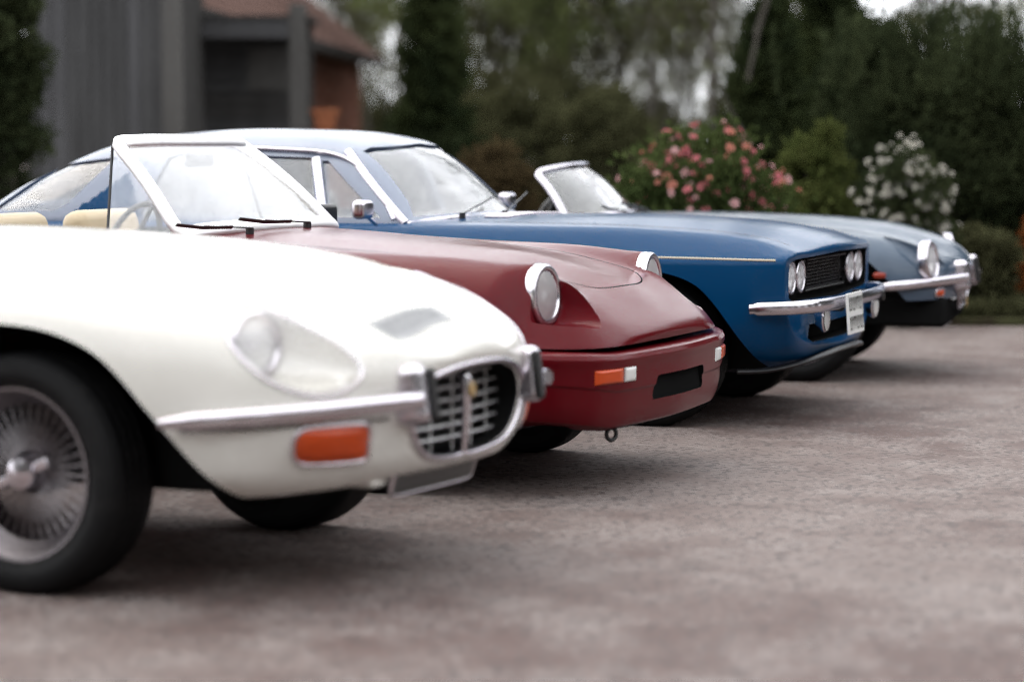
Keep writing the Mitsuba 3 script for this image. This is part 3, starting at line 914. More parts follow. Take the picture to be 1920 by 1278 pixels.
# tiled roof in courses, with a hipped far end
ez, pitch = 2.96, math.radians(42)
cou = []
for i in range(20):
    a0, a1 = i * 0.20, i * 0.20 + 0.23
    hip = lambda a: a * math.cos(pitch) * 1.0
    P = []
    for a, lift in ((a0, 0.028), (a1, 0.0)):
        b = -nrm2 * a * math.cos(pitch)
        z = ez + a * math.sin(pitch)
        P.append((e0 + b - dirv * 0.2, z, lift)); P.append((e1 + b - dirv * hip(a), z, lift))
    q = [[*P[0][0], P[0][1] + P[0][2]], [*P[1][0], P[1][1] + P[1][2]], [*P[3][0], P[3][1] + P[3][2]], [*P[2][0], P[2][1] + P[2][2]]]
    lo = [[a_[0], a_[1], a_[2] - 0.03] for a_ in q]
    cou.append(trimesh.convex.convex_hull(np.array(q + lo)))
add(h + '__roof', cat_(*cou), 'roof_tile', False, kind='stuff')
hp = [e1 + [0, 0], e1 - nrm2 * 3.0 - dirv * 3.0, e1 - nrm2 * 6]
add(h + '__roof_hip', trimesh.convex.convex_hull(np.array([[*hp[0], ez], [*hp[1], ez + 2.7], [*hp[2], ez], [*hp[0], ez - 0.05], [*hp[2], ez - 0.05]])), 'roof_tile')
add(h + '__eave_board', move(rbox(np.linalg.norm(e1 - e0), 0.04, 0.16, 0.008), (*((e0 + e1) / 2), ez - 0.07), rz=yaw), 'board_dark', 40)
tag(h, 'brick and timber cottage with a reddish tiled roof between barn and trees', 'house')
pd = 30.0
add('brick_pier', move(rbox(0.40, 0.40, 1.42, 0.01), (px(610, pd), pd, 0.71)), 'brick', 40, 'low brick pier below the terracotta pot beside the cottage', 'pier')
pot = revolve([(0.0, 0.0), (0.10, 0.0), (0.155, 0.22), (0.175, 0.22), (0.175, 0.27), (0.15, 0.27), (0.14, 0.24), (0.0, 0.22)], 28, 'z')
add('terracotta_pot', move(pot, (px(610, pd), pd, 1.42)), 'terracotta', 40, 'orange terracotta pot standing on the brick pier by the cottage', 'pot')
bush('pot_plant_shrub', px(585, 29.6), 29.6, 0.10, 0.1, 1.62, 65, 'small green shrub left of the terracotta pot', 900, 'leaf_glossy', 0.05, 0.5, 14, cat='shrub')
# ------------------------------------------------------------------ long-nosed sports cars
E_ROWS = [
    [(1.005, 0, .372), (1.01, .16, .378), (1.018, .27, .412), (1.025, .333, .50), (1.035, .305, .585), (1.05, .215, .622), (1.062, .15, .634), (1.068, .08, .640), (1.07, 0, .642)],
    [(.995, 0, .352), (1.00, .18, .358), (1.005, .305, .395), (1.01, .37, .50), (1.03, .338, .606), (1.053, .235, .650), (1.068, .16, .664), (1.075, .08, .671), (1.078, 0, .674)],
    [(.95, 0, .328), (.95, .30, .335), (.955, .44, .388), (.955, .505, .50), (.985, .455, .625), (1.005, .335, .695), (1.012, .22, .702), (1.035, .11, .722), (1.042, 0, .732)],
    [(.86, 0, .312), (.85, .48, .316), (.84, .62, .385), (.835, .675, .515), (.875, .615, .665), (.86, .485, .752), (.905, .30, .748), (.95, .14, .785), (.965, 0, .797)],
    [(.70, 0, .30), (.69, .62, .302), (.68, .74, .375), (.66, .765, .54), (.69, .715, .705), (.66, .575, .825), (.72, .36, .822), (.77, .165, .862), (.78, 0, .872)],
    [(.45, 0, .30), (.45, .66, .29), (.45, .785, .39), (.45, .815, .56), (.45, .785, .735), (.45, .615, .868), (.48, .40, .880), (.50, .185, .930), (.50, 0, .942)],
    [(0, 0, .29), (0, .60, .29), (0, .80, .40), (0, .838, .59), (0, .812, .775), (0, .655, .905), (0, .42, .932), (0, .20, .975), (0, 0, .985)],
    [(-.6, 0, .27), (-.6, .62, .27), (-.6, .80, .40), (-.6, .84, .60), (-.6, .82, .78), (-.6, .68, .915), (-.6, .45, .96), (-.6, .20, .998), (-.6, 0, 1.006)],
    [(-1.2, 0, .26), (-1.2, .62, .26), (-1.2, .79, .40), (-1.2, .835, .60), (-1.2, .82, .78), (-1.2, .70, .90), (-1.2, .45, .955), (-1.2, .20, .985), (-1.2, 0, .99)],
    [(-2.0, 0, .26), (-2.0, .62, .26), (-2.0, .79, .40), (-2.0, .83, .60), (-2.0, .82, .78), (-2.0, .72, .875), (-2.0, .45, .90), (-2.0, .20, .91), (-2.0, 0, .91)],
    [(-2.7, 0, .28), (-2.7, .60, .28), (-2.7, .79, .40), (-2.7, .83, .60), (-2.7, .815, .80), (-2.7, .68, .91), (-2.7, .40, .925), (-2.7, .20, .93), (-2.7, 0, .93)],
    [(-3.25, 0, .34), (-3.25, .50, .35), (-3.25, .68, .43), (-3.25, .74, .58), (-3.25, .72, .73), (-3.25, .60, .80), (-3.25, .40, .825), (-3.25, .20, .83), (-3.25, 0, .83)],
    [(-3.55, 0, .45), (-3.55, .30, .46), (-3.55, .45, .50), (-3.55, .52, .57), (-3.55, .50, .64), (-3.55, .42, .68), (-3.55, .30, .69), (-3.55, .15, .70), (-3.55, 0, .70)],
]
E_ARCH = [(.70, .26), (.676, .323), (.60, .41), (.53, .495), (.447, .585), (.36, .663), (.236, .727), (.11, .757), (0, .765), (-.13, .752), (-.26, .70), (-.37, .60), (-.43, .48), (-.45, .36), (-.45, .27)]


def mouth_outline(rows, k=0.94, n=64):
    r = np.array(rows[0])[:, 1:]
    c = np.array([0, (r[0, 1] + r[-1, 1]) / 2])
    half = spline(r, n)
    full = np.vstack([half, half[-2:0:-1] * [-1, 1]])
    return c + (full - c) * k


def etype(name, ox, oy, psi, rows, pmat, covered, fx, lamp, lamp_r, scoop, sticker, far=False):
    """fx: where a point of the first car lies on this one"""
    part = place_car(name, ox, oy, psi)
    F = lambda pts: np.array([fx(p) for p in pts])
    body = loft(rows, 250, 76)
    both = lambda m: [m, mirror_y(m)]
    # headlight hollows: from the lamp forward and outward
    sc = F(scoop)
    sc = spline(sc, 40, closed=True)
    inward = np.array([-0.72, 0.50, -0.48]); inward /= np.linalg.norm(inward)
    sc = drop(body, sc, inward, 0.3)
    lc = fx(lamp)
    ln = np.array([0.95, -0.20, 0.10]); ln /= np.linalg.norm(ln)
    u, v, w = frame_of(ln)
    a = np.arange(28) * 2 * np.pi / 28
    disc = lc + (lamp_r + 0.010) * (np.cos(a)[:, None] * u + np.sin(a)[:, None] * v)
    hull = trimesh.convex.convex_hull(np.vstack([sc - inward * 0.07, sc * 0.93 + sc.mean(0) * 0.07 + inward * 0.004, disc, disc - w * 0.012]))
    body1 = to_tm(to_man(body) - to_man(hull) - to_man(mirror_y(hull)))
    # openings and shut lines
    mo = mouth_outline(rows)
    cuts = [prism(mo, 0.62, 1.3, 'yz')]
    ap = [(p[0], p[1]) for p in arch_poly(0, E_ARCH)]
    wb = 2.60
    for y0, y1 in ((-1.1, -0.52), (0.52, 1.1)):
        cuts += [prism(ap, y0, y1), prism([(a_ - wb, min(b_, 0.70)) for a_, b_ in ap], y0, y1)]
    for s in (1, -1):
        g = F([(0.575, -0.9 * 1, 0.494), (0.75, -0.9, 0.503), (0.90, -0.9, 0.510), (1.0, -0.9, 0.512)])
        gl = groove_line(body, g, (0, 1, 0), 0.005)
        cuts.append(gl if s > 0 else mirror_y(gl))
    if far:
        cuts.append(bx(0.30, 1.3, -1.1, 1.1, 0.0, 0.44))  # lower nose cut away so the space below the bumper goes dark
    if True:
        cp = [(-1.36, -0.62), (-2.10, -0.62), (-2.20, -0.3), (-2.20, 0.3), (-2.10, 0.62), (-1.36, 0.62)]
        cuts.append(prism(cp, 0.45, 1.3, 'xy'))
    skin, wells = carve(body1, cuts)
    part('body', skin, pmat, 32)
    linings(part, wells)
    # headlights
    for s in (1, -1):
        M = (lambda m: m) if s > 0 else mirror_y
        c = lc * [1, s, 1]
        nn = ln * [1, s, 1]
        k = headlamp(part, c, nn, lamp_r, bez=0.013 if covered else 0.017, shell=0 if covered else 0.035)
        sub = k.split('__', 1)[1]
        if covered:
            part(sub + '__trim_ring', M(tube(sc - inward * 0.001, 0.0048, 8, closed=True, flat=(0.8, 1.3))), 'chrome', 60)
        if covered:
            L = [sc.mean(0) * (1 - q) + sc * q for q in np.linspace(0.001, 1, 10)]
            P = drop(body, np.vstack(L), inward, 0.3) - inward * 0.002
            n = len(sc)
            Fq = []
            for k2 in range(9):
                for j in range(n):
                    b0, b1 = k2 * n, (k2 + 1) * n
                    Fq += [[b0 + j, b1 + j, b1 + (j + 1) % n], [b0 + j, b1 + (j + 1) % n, b0 + (j + 1) % n]]
            part(sub + '__cover_glass', M(trimesh.Trimesh(P, Fq, process=False)), 'lamp_glass', True)
    # mouth: trim, bars, badge
    half = spline(np.array(rows[0]), 40)
    ringp = np.vstack([half, half[-2:0:-1] * [1, -1, 1]])
    tk = part('grille', tube(ringp + [0.004, 0, 0], 0.009, 8, closed=True), 'chrome', 60)
    mp = Polygon(mo)
    front = fx((1.0, 0, 0.5))[0]
    zc, xr = (mo[:, 1].min() + mo[:, 1].max()) / 2, front - 0.045
    for zz in np.linspace(mo[:, 1].min() + 0.045, mo[:, 1].max() - 0.03, 6):
        seg = mp.intersection(LineString([(-1, zz), (1, zz)])).bounds
        yy = np.linspace(seg[0] - 0.004, seg[2] + 0.004, 15)
        part('grille__bar', tube(np.c_[xr + 0.03 - 0.30 * yy ** 2, yy, yy * 0 + zz], 0.0052, 6, flat=(1.0, 1.5)), 'trim_pale', 50)
    for yy in np.linspace(-0.24, 0.24, 5):
        seg = mp.intersection(LineString([(yy, 0), (yy, 1)])).bounds
        part('grille__upright', tube([[xr + 0.02 - 0.30 * yy ** 2, yy, seg[1]], [xr + 0.02 - 0.30 * yy ** 2, yy, seg[3]]], 0.0030, 6), 'trim_pale', 50)
    part('grille__mesh', cat_(*[tube([[xr - 0.05, yy, zc - 0.13], [xr - 0.05, yy, zc + 0.13]], 0.0022, 4) for yy in np.linspace(-0.30, 0.30, 44)],
                              *[tube([[xr - 0.05, -0.31, zz], [xr - 0.05, 0.31, zz]], 0.0022, 4) for zz in np.linspace(zc - 0.13, zc + 0.13, 18)]), 'black_part', False, kind='stuff')
    zb, zt = mo[:, 1].min(), mo[:, 1].max()
    bar = tube([[xr + 0.055, 0, zb - 0.004], [xr + 0.062, 0, zb + 0.06], [xr + 0.066, 0, zb + 0.13], [xr + 0.066, 0, zt - 0.045], [xr + 0.05, 0, zt - 0.02]], [0.010, 0.011, 0.013, 0.022, 0.010], 12)
    part('grille__badge_bar', bar, 'chrome', 50)
    part('grille__badge', disk_mesh((xr + 0.088, 0, zt - 0.072), (1, 0, 0.1), 0.024, 0.006, 28), 'gold', True, 'round gold badge')
    # bumpers, overriders
    for s in (1, -1):
        M = (lambda m: m) if s > 0 else mirror_y
        path = F([(0.545, -0.845, 0.518), (0.64, -0.815, 0.526), (0.75, -0.765, 0.535), (0.87, -0.665, 0.545), (0.965, -0.555, 0.553), (1.045, -0.45, 0.560), (1.095, -0.385, 0.565)])
        pp = spline(path, 40)
        tt = np.linspace(0, 1, 40)
        rr = 0.026 * np.minimum(1, 0.5 + tt * 4) * np.where(tt > 0.95, 0.92, 1)
        bk = part('bumper', M(tube(pp, rr, 16, flat=(0.95, 0.62))), 'chrome', 60)
        sub = bk.split('__', 1)[1]
        ov = move(rbox(0.105, 0.064, 0.168, 0.030, 6), (0, 0, 0), ry=-8)
        ov.vertices[:, 1] *= 1 - 0.9 * np.clip(ov.vertices[:, 2], 0, 1)
        ov.vertices += fx((1.038, -0.352, 0.575))
        part(sub + '__overrider', M(ov), 'chrome', 40)
        part(sub + '__rubber_pad', M(move(rbox(0.026, 0.026, 0.145, 0.009, 4), fx((1.091, -0.322, 0.578)), ry=-8)), 'rubber', 40)
        # indicator under the bumper
        d = np.array([-0.80, 0.60, 0.03])
        o = [(-0.135, 0.0), (-0.125, 0.036), (-0.085, 0.052), (0.0, 0.054), (0.075, 0.052), (0.088, 0.046), (0.092, 0.0), (0.088, -0.046), (0.075, -0.052), (0.0, -0.054), (-0.085, -0.052), (-0.125, -0.036)]
        kk = 0.36 if far else 1.0
        lens, edge = patch(body, fx((0.925, -0.545, 0.475 if far else 0.452)), d, [(x_ * kk, y_ * kk) for x_, y_ in o], 0.018, power=5)
        ik = part('indicator', M(lens), 'amber', 40)
        part(ik.split('__', 1)[1] + '__bezel', M(tube(edge - d * 0.004, 0.007, 8, closed=True)), 'chrome', 50)
    # number plate under the mouth
    q = fx((1.0, 0, 0.30)) + [-0.045, -0.07, 0.022]
    pl = part('number_plate', move(rbox(0.008, 0.48, 0.090, 0.003), q, ry=16), 'plate_black', 40)
    fr_ = [(0, -0.24, -0.045), (0, 0.24, -0.045), (0, 0.24, 0.045), (0, -0.24, 0.045)]
    fp = np.array([np.array(fr_[i]) * (1 - t) + np.array(fr_[(i + 1) % 4]) * t for i in range(4) for t in np.linspace(0, 1, 10, endpoint=False)])
    for _ in range(2):
        fp = 0.5 * fp + 0.25 * (np.roll(fp, 1, 0) + np.roll(fp, -1, 0))
    part(pl.split('__', 1)[1] + '__surround', move(tube(fp, 0.006, 8, closed=True, ref=(1, 0, 0)), q, ry=16), 'chrome', 50)
    part('plate_bracket', move(rbox(0.16, 0.30, 0.045, 0.012), q + [-0.10, -0.16, 0.012]), pmat, 40)
    if sticker:
        quad = np.array([(0.872, -0.312), (0.966, -0.30), (1.012, -0.05), (0.952, -0.07)])
        g = np.array([[quad[0] * (1 - s_) * (1 - t_) + quad[1] * s_ * (1 - t_) + quad[2] * s_ * t_ + quad[3] * (1 - s_) * t_ for t_ in np.linspace(0, 1, 25)] for s_ in np.linspace(0, 1, 9)]).reshape(-1, 2)
        P = drop(body, np.c_[g, np.full(len(g), 0.9)], (0, 0, -1.0), 0.5) + [0, 0, 0.002]
        i, j = np.arange(8)[:, None] * 25, np.arange(24)[None]
        qd = np.stack([i + j, i + j + 1, i + j + 26, i + j + 25], -1).reshape(-1, 4)
        st = trimesh.Trimesh(P, np.vstack([qd[:, [0, 1, 2]], qd[:, [0, 2, 3]]]), process=False)
        if st.face_normals[:, 2].mean() < 0:
            st.faces = st.faces[:, ::-1]
        sk = part('bonnet_plate', st, 'sticker_grey', True, 'grey stick-on number plate on the bonnet')
        ink = []
        r2 = np.random.default_rng(3)
        t_ = 0.07
        while t_ < 0.9:
            wd = 0.075 + 0.02 * r2.random()
            for (sa, sb, ta, tb) in ((0.2, 0.8, 0, 0.25), (0.2, 0.8, 0.75, 1.0), [(0.2, 0.33, 0, 1), (0.45, 0.57, 0, 1), (0.68, 0.8, 0, 1)][r2.integers(3)]):
                gg = np.array([[(quad[0] * (1 - s_) * (1 - w_) + quad[1] * s_ * (1 - w_) + quad[2] * s_ * w_ + quad[3] * (1 - s_) * w_) for w_ in (t_ + wd * ta, t_ + wd * tb)] for s_ in (sa, sb)]).reshape(-1, 2)
                p4 = drop(body, np.c_[gg, np.full(4, 0.9)], (0, 0, -1.0), 0.5) + [0, 0, 0.004]
                ink.append(trimesh.Trimesh(p4, [[0, 3, 1], [0, 2, 3]], process=False))
            t_ += wd + 0.035
        part(sk.split('__', 1)[1] + '__characters', cat_(*ink), 'sticker_ink', False)
    if far:
        part('nose_shade_box', move(rbox(0.50, 1.10, 0.16, 0.03), (0.52, 0, 0.37)), 'underside', 40)  # added dark box, paints the shade under the far nose
        part('club_badge', disk_mesh((0.83, 0.02, 0.40), (1, 0, 0), 0.035, 0.006, 24), 'gold', True, 'round yellow badge under the bumper')
        part('club_badge__stalk', tube([(0.825, 0.02, 0.40), (0.79, 0.02, 0.50)], 0.006, 6), 'steel', 40)
        mk, _ = patch(body, (0.44, -0.79, 0.575), (0, 1, 0), [(-0.026, -0.014), (-0.026, 0.014), (0, 0.017), (0.026, 0.014), (0.026, -0.014), (0, -0.017)], 0.012)
        part('side_marker', mk, 'red_lens', 40)
        part('side_marker', mirror_y(mk), 'red_lens', 40)
    # wheels
    for y in (-0.66, 0.66):
        wheel(part, 0, y, 0.345, 0.205, rim=0.236)
        wheel(part, -wb, y, 0.345, 0.205, rim=0.236)
    # cockpit
    zb_ = fx((-1.2, 0, 0.985))[2]
    sub, B, Tt, nrm = windscreen(part, F([(-1.06, 0, 0.985), (-1.09, -0.25, 0.985), (-1.17, -0.48, 0.965), (-1.30, -0.61, 0.935)]) + [0, 0, 0.004],
                                 [(-1.36, 0, zb_ + 0.275), (-1.38, -0.2, zb_ + 0.270), (-1.43, -0.36, zb_ + 0.258), (-1.51, -0.47, zb_ + 0.235)], 'chrome', 0.019 if far else 0.014, flat=(1.2, 1.1))
    part(sub + '__mirror_rod', tube([B[24] + [-0.01, 0, 0.01], Tt[24] + [-0.005, 0, 0]], 0.004, 6), 'steel', 40)
    part('rear_view_mirror', move(rbox(0.03, 0.20, 0.06, 0.012), (B[24] * 0.35 + Tt[24] * 0.65) + [-0.03, 0, 0]), 'black_part', 40)
    for y in (-0.30, 0.02, 0.34):
        p0 = np.array([fx((-1.0 - abs(y) * 0.12, y, 0))[0], y, 0])
        p0[2] = drop(body, [[p0[0], p0[1], 1.2]], (0, 0, -1.0))[0, 2] + 0.005
        wiper(part, sub, p0, p0 + [-0.03, -0.30, 0.03], nrm, 0.28)
    seats(part, -1.95, 0.50, (-0.32, 0.32), 'black_leather')
    steering(part, -1.52, -0.32, zb_ - 0.08)
    part('dashboard', move(rbox(0.12, 1.10, 0.16, 0.04), (-1.36, 0, zb_ - 0.13)), 'black_part', 40)
    return part


SCOOP_W = [(0.529, -0.568, 0.859), (0.652, -0.688, 0.760), (0.748, -0.706, 0.665), (0.861, -0.647, 0.596), (0.935, -0.549, 0.595), (0.966, -0.489, 0.642), (0.929, -0.509, 0.715), (0.832, -0.530, 0.764), (0.752, -0.545, 0.792), (0.627, -0.519, 0.837)]
part = etype('white_sports_car', -1.041, 7.583, -27.2, E_ROWS, 'paint_white', True, lambda p: np.asarray(p, float), (0.690, -0.590, 0.715), 0.082, SCOOP_W, True)
tag('white_sports_car', 'white long-nosed classic sports car with wire wheels and a chrome oval grille, nearest the camera', 'car', 'classic cars parked in a row')
# ------------------------------------------------------------------ dark red open two-seater
A_ROWS = [
    [(.85, 0, .32), (.85, .35, .32), (.845, .50, .39), (.84, .575, .45), (.848, .565, .505), (.86, .50, .532), (.868, .35, .548), (.872, .18, .556), (.874, 0, .558)],
    [(.84, 0, .30), (.84, .37, .30), (.825, .56, .38), (.815, .635, .45), (.828, .62, .53), (.845, .52, .560), (.862, .36, .574), (.868, .19, .580), (.870, 0, .582)],
    [(.78, 0, .27), (.77, .48, .27), (.74, .70, .38), (.73, .735, .46), (.74, .705, .545), (.755, .585, .640), (.78, .40, .650), (.79, .20, .650), (.795, 0, .652)],
    [(.62, 0, .26), (.62, .55, .26), (.60, .755, .38), (.59, .768, .49), (.585, .690, .645), (.585, .550, .832), (.625, .39, .752), (.645, .20, .742), (.65, 0, .748)],
    [(.45, 0, .25), (.45, .60, .25), (.45, .785, .40), (.45, .805, .56), (.45, .772, .72), (.45, .575, .840), (.45, .39, .795), (.46, .20, .800), (.46, 0, .808)],
    [(.2, 0, .25), (.2, .62, .25), (.2, .79, .40), (.2, .812, .57), (.2, .782, .745), (.2, .59, .860), (.2, .42, .838), (.2, .20, .852), (.2, 0, .860)],
    [(-.2, 0, .24), (-.2, .62, .24), (-.2, .795, .40), (-.2, .815, .58), (-.2, .79, .76), (-.2, .61, .872), (-.2, .43, .872), (-.2, .20, .888), (-.2, 0, .893)],
    [(-.85, 0, .24), (-.85, .62, .24), (-.85, .80, .40), (-.85, .82, .60), (-.85, .80, .78), (-.85, .66, .895), (-.85, .45, .915), (-.85, .20, .928), (-.85, 0, .93)],
    [(-1.5, 0, .24), (-1.5, .62, .24), (-1.5, .80, .40), (-1.5, .82, .60), (-1.5, .80, .79), (-1.5, .70, .90), (-1.5, .45, .91), (-1.5, .20, .915), (-1.5, 0, .915)],
    [(-2.3, 0, .25), (-2.3, .62, .25), (-2.3, .795, .40), (-2.3, .815, .60), (-2.3, .795, .79), (-2.3, .65, .89), (-2.3, .42, .90), (-2.3, .20, .905), (-2.3, 0, .905)],
    [(-3.0, 0, .30), (-3.0, .55, .30), (-3.0, .72, .40), (-3.0, .76, .58), (-3.0, .73, .75), (-3.0, .60, .82), (-3.0, .40, .835), (-3.0, .20, .84), (-3.0, 0, .84)],
    [(-3.35, 0, .40), (-3.35, .40, .40), (-3.35, .60, .45), (-3.35, .64, .56), (-3.35, .61, .68), (-3.35, .50, .74), (-3.35, .36, .75), (-3.35, .18, .755), (-3.35, 0, .755)],
]
A_ARCH = [(.40, .2), (.385, .33), (.345, .45), (.27, .56), (.16, .63), (0, .655), (-.16, .63), (-.27, .56), (-.345, .45), (-.385, .33), (-.40, .2)]


def red_roadster():
    part = place_car('red_roadster', -.198, 9.618, -24.0)
    body = loft(A_ROWS, 250, 80)
    lc, lr = np.array([.575, -.535, .722]), 0.098
    a = np.arange(32) * 2 * np.pi / 32
    c1 = lambda x, y, z, ry, rz: np.c_[np.full(32, x), y + ry * np.cos(a), z + rz * np.sin(a)]
    sc = trimesh.convex.convex_hull(np.vstack([c1(.578, lc[1], lc[2], .110, .112), [(.63, -.86, .665), (.63, -.86, .95), (.80, -.86, .65), (.80, -.86, .95), (.70, -.55, .95)], c1(.70, lc[1] + .005, .700, .085, .094), c1(.885, -.555, .68, .030, .068), [(.62, -.43, .90), (.885, -.55, .90)]]))
    body1 = to_tm(to_man(body) - to_man(sc) - to_man(mirror_y(sc)))
    cuts = []
    ap = [tuple(p) for p in arch_poly(0, A_ARCH)]
    for y0, y1 in ((-1.1, -.50), (.50, 1.1)):
        cuts += [prism(ap, y0, y1), prism([(p - 2.25, q) for p, q in ap], y0, y1)]
    cuts.append(bx(.60, 1.2, -1.1, 1.1, .512, .546))
    # bonnet shut line, door shut lines, cockpit
    bon = [(-.80, -.57), (-.3, -.52), (.2, -.45), (.48, -.40), (.60, -.34), (.665, -.20), (.68, 0), (.665, .20), (.60, .34), (.48, .40), (.2, .45), (-.3, .52), (-.80, .57)]
    cuts.append(groove_line(body, [(p, q, 1.0) for p, q in bon], (0, 0, -1), 0.0035, 160))
    for s in (1, -1):
        g = groove_line(body, [(-.83, -1, .86), (-.85, -1, .60), (-.83, -1, .36)], (0, 1, 0), 0.004)
        cuts.append(g if s > 0 else mirror_y(g))
    cuts.append(prism([(-.98, -.60), (-1.80, -.62), (-1.95, -.4), (-1.95, .4), (-1.80, .62), (-.98, .60)], .42, 1.3, 'xy'))
    skin, wells = carve(body1, cuts)
    part('body', skin, 'paint_red', 32)
    linings(part, wells)
    for s in (1, -1):
        headlamp(part, lc * [1, s, 1] + [.012, 0, 0], (1, 0.05 * -s, 0.05), lr, bez=0.014, shell=.032)
    # bumper: its plan swept by its profile
    plan = [(.40, -.80), (.55, -.795), (.68, -.782), (.795, -.735), (.86, -.62), (.895, -.44), (.915, -.22), (.925, 0)]
    plan = np.array(plan + [(x, -y) for x, y in plan[-2::-1]])
    pl = spline(plan, 121)
    tg = np.gradient(pl, axis=0); tg /= np.linalg.norm(tg, axis=1, keepdims=True)
    nr = np.c_[tg[:, 1], -tg[:, 0]]
    prof = np.array([(-.12, .520), (-.05, .527), (-.018, .525), (-.004, .517), (.004, .502), (.004, .486), (-.003, .470), (-.005, .405), (-.006, .392), (-.011, .386), (-.014, .380), (-.016, .33), (-.024, .285), (-.038, .258), (-.070, .244), (-.14, .240)])
    side = np.clip((np.abs(pl[:, 1]) - .55) / .25, 0, 1)
    V = np.concatenate([np.c_[pl + nr * o, np.full(len(pl), z) + (.0 if z > .45 else .035) * side + .012 * side * (z > .45)][:, None] for o, z in prof], 1)
    k = len(prof)
    i, j = np.arange(120)[:, None] * k, np.arange(k)[None]
    q = np.stack([i + j, i + (j + 1) % k, i + k + (j + 1) % k, i + k + j], -1).reshape(-1, 4)
    cap = lambda b, f: [[b, b + t, b + t + 1] if f else [b, b + t + 1, b + t] for t in range(1, k - 1)]
    bm = trimesh.Trimesh(V.reshape(-1, 3), np.vstack([q[:, [0, 1, 2]], q[:, [0, 2, 3]], cap(0, False), cap(120 * k, True)]), process=False)
    if bm.volume < 0:
        bm.faces = bm.faces[:, ::-1]
    slot = Polygon([(-.27, .352), (-.25, .415), (-.235, .424), (.235, .424), (.25, .415), (.27, .352), (.26, .335), (-.26, .335)])
    cuts = [prism(list(slot.exterior.coords), .845, 1.2, 'yz')]
    bskin, bcut = carve(bm, cuts)
    part('bumper', bskin, 'paint_red', 28)
    part('bumper__air_slot', bcut, 'underside', False)
    part('air_slot_backing', bx(.878, .886, -.28, .28, .325, .432), 'underside', False)
    for s in (1, -1):
        M = (lambda m: m) if s > 0 else mirror_y
        d = np.array([-.80, .60, 0.0])
        sq = lambda w, h: [(-w, -h), (-w, 0), (-w, h), (0, h), (w, h), (w, 0), (w, -h), (0, -h)]
        for nm, o, m_ in (('indicator', [(x_ - .042, z_) for x_, z_ in sq(.078, .026)], 'amber'), ('sidelight', [(x_ + .078, z_) for x_, z_ in sq(.036, .026)], 'clear_lens')):
            lens, e_ = patch(bm, (.845, -.535, .445), d, np.vstack([np.linspace(o[i], o[(i + 1) % 8], 8, endpoint=False) for i in range(8)]), .010, power=8)
            part('bumper__' + nm, M(lens), m_, 40)
    part('tow_hook', cat_(move(trimesh.creation.torus(.022, .0075, 24, 10), (.80, -.43, .222), rx=90, rz=60), move(rbox(.03, .02, .05, .006), (.80, -.43, .268))), 'black_part', 40)
    for y in (-.655, .655):
        wheel(part, 0, y, .300, .175, 'disc', .185)
        wheel(part, -2.25, y, .300, .175, 'disc', .185)
    sub, B, Tt, nrm = windscreen(part, [(-.80, 0, .942), (-.81, -.3, .940), (-.85, -.52, .932), (-.89, -.615, .915)], [(-1.19, 0, 1.275), (-1.20, -.25, 1.275), (-1.23, -.42, 1.272), (-1.265, -.475, 1.268)], 'trim_pale', .020, flat=(1.2, 1.7))
    for y in (-.36, .10):
        p0 = np.array([-.73, y, .0]); p0[2] = drop(body, [[p0[0], y, 1.3]], (0, 0, -1.))[0, 2] + .006
        wiper(part, sub, p0, p0 + [-.035, -.30, .016], nrm, .34)
    part('rear_view_mirror', move(rbox(.03, .20, .06, .012), (-1.17, 0, 1.20)), 'black_part', 40)
    for s in (1, -1):
        tri = np.array([(-.90, .61 * s, .925), (-1.27, .48 * s, 1.262), (-1.22, .60 * s, .925)])
        wk = part('quarter_window', tube(np.array([tri[1], tri[1] * .5 + tri[2] * .5, tri[2]]), .006, 8), 'black_part', 50)
        part(wk.split('__', 1)[1] + '__glass', trimesh.Trimesh(tri, [[0, 1, 2]], process=False), 'glass', False)
    part('door_mirror', cat_(move(rbox(.05, .14, .10, .02), (-1.02, .80, .955)), tube([[-1.0, .70, .90], [-1.02, .76, .94]], .012, 8)), 'black_part', 40)
    seats(part, -1.72, .48, (-.34, .34), 'cream_leather', .46, .53)
    steering(part, -1.28, -.34, .86)
    part('dashboard', move(rbox(.14, 1.10, .16, .05), (-1.0, 0, .83)), 'black_part', 40)
    return part


red_roadster()
tag('red_roadster', 'dark red open two-seater with round chrome-ringed headlights and a painted bumper, second in the row', 'car', 'classic cars parked in a row')
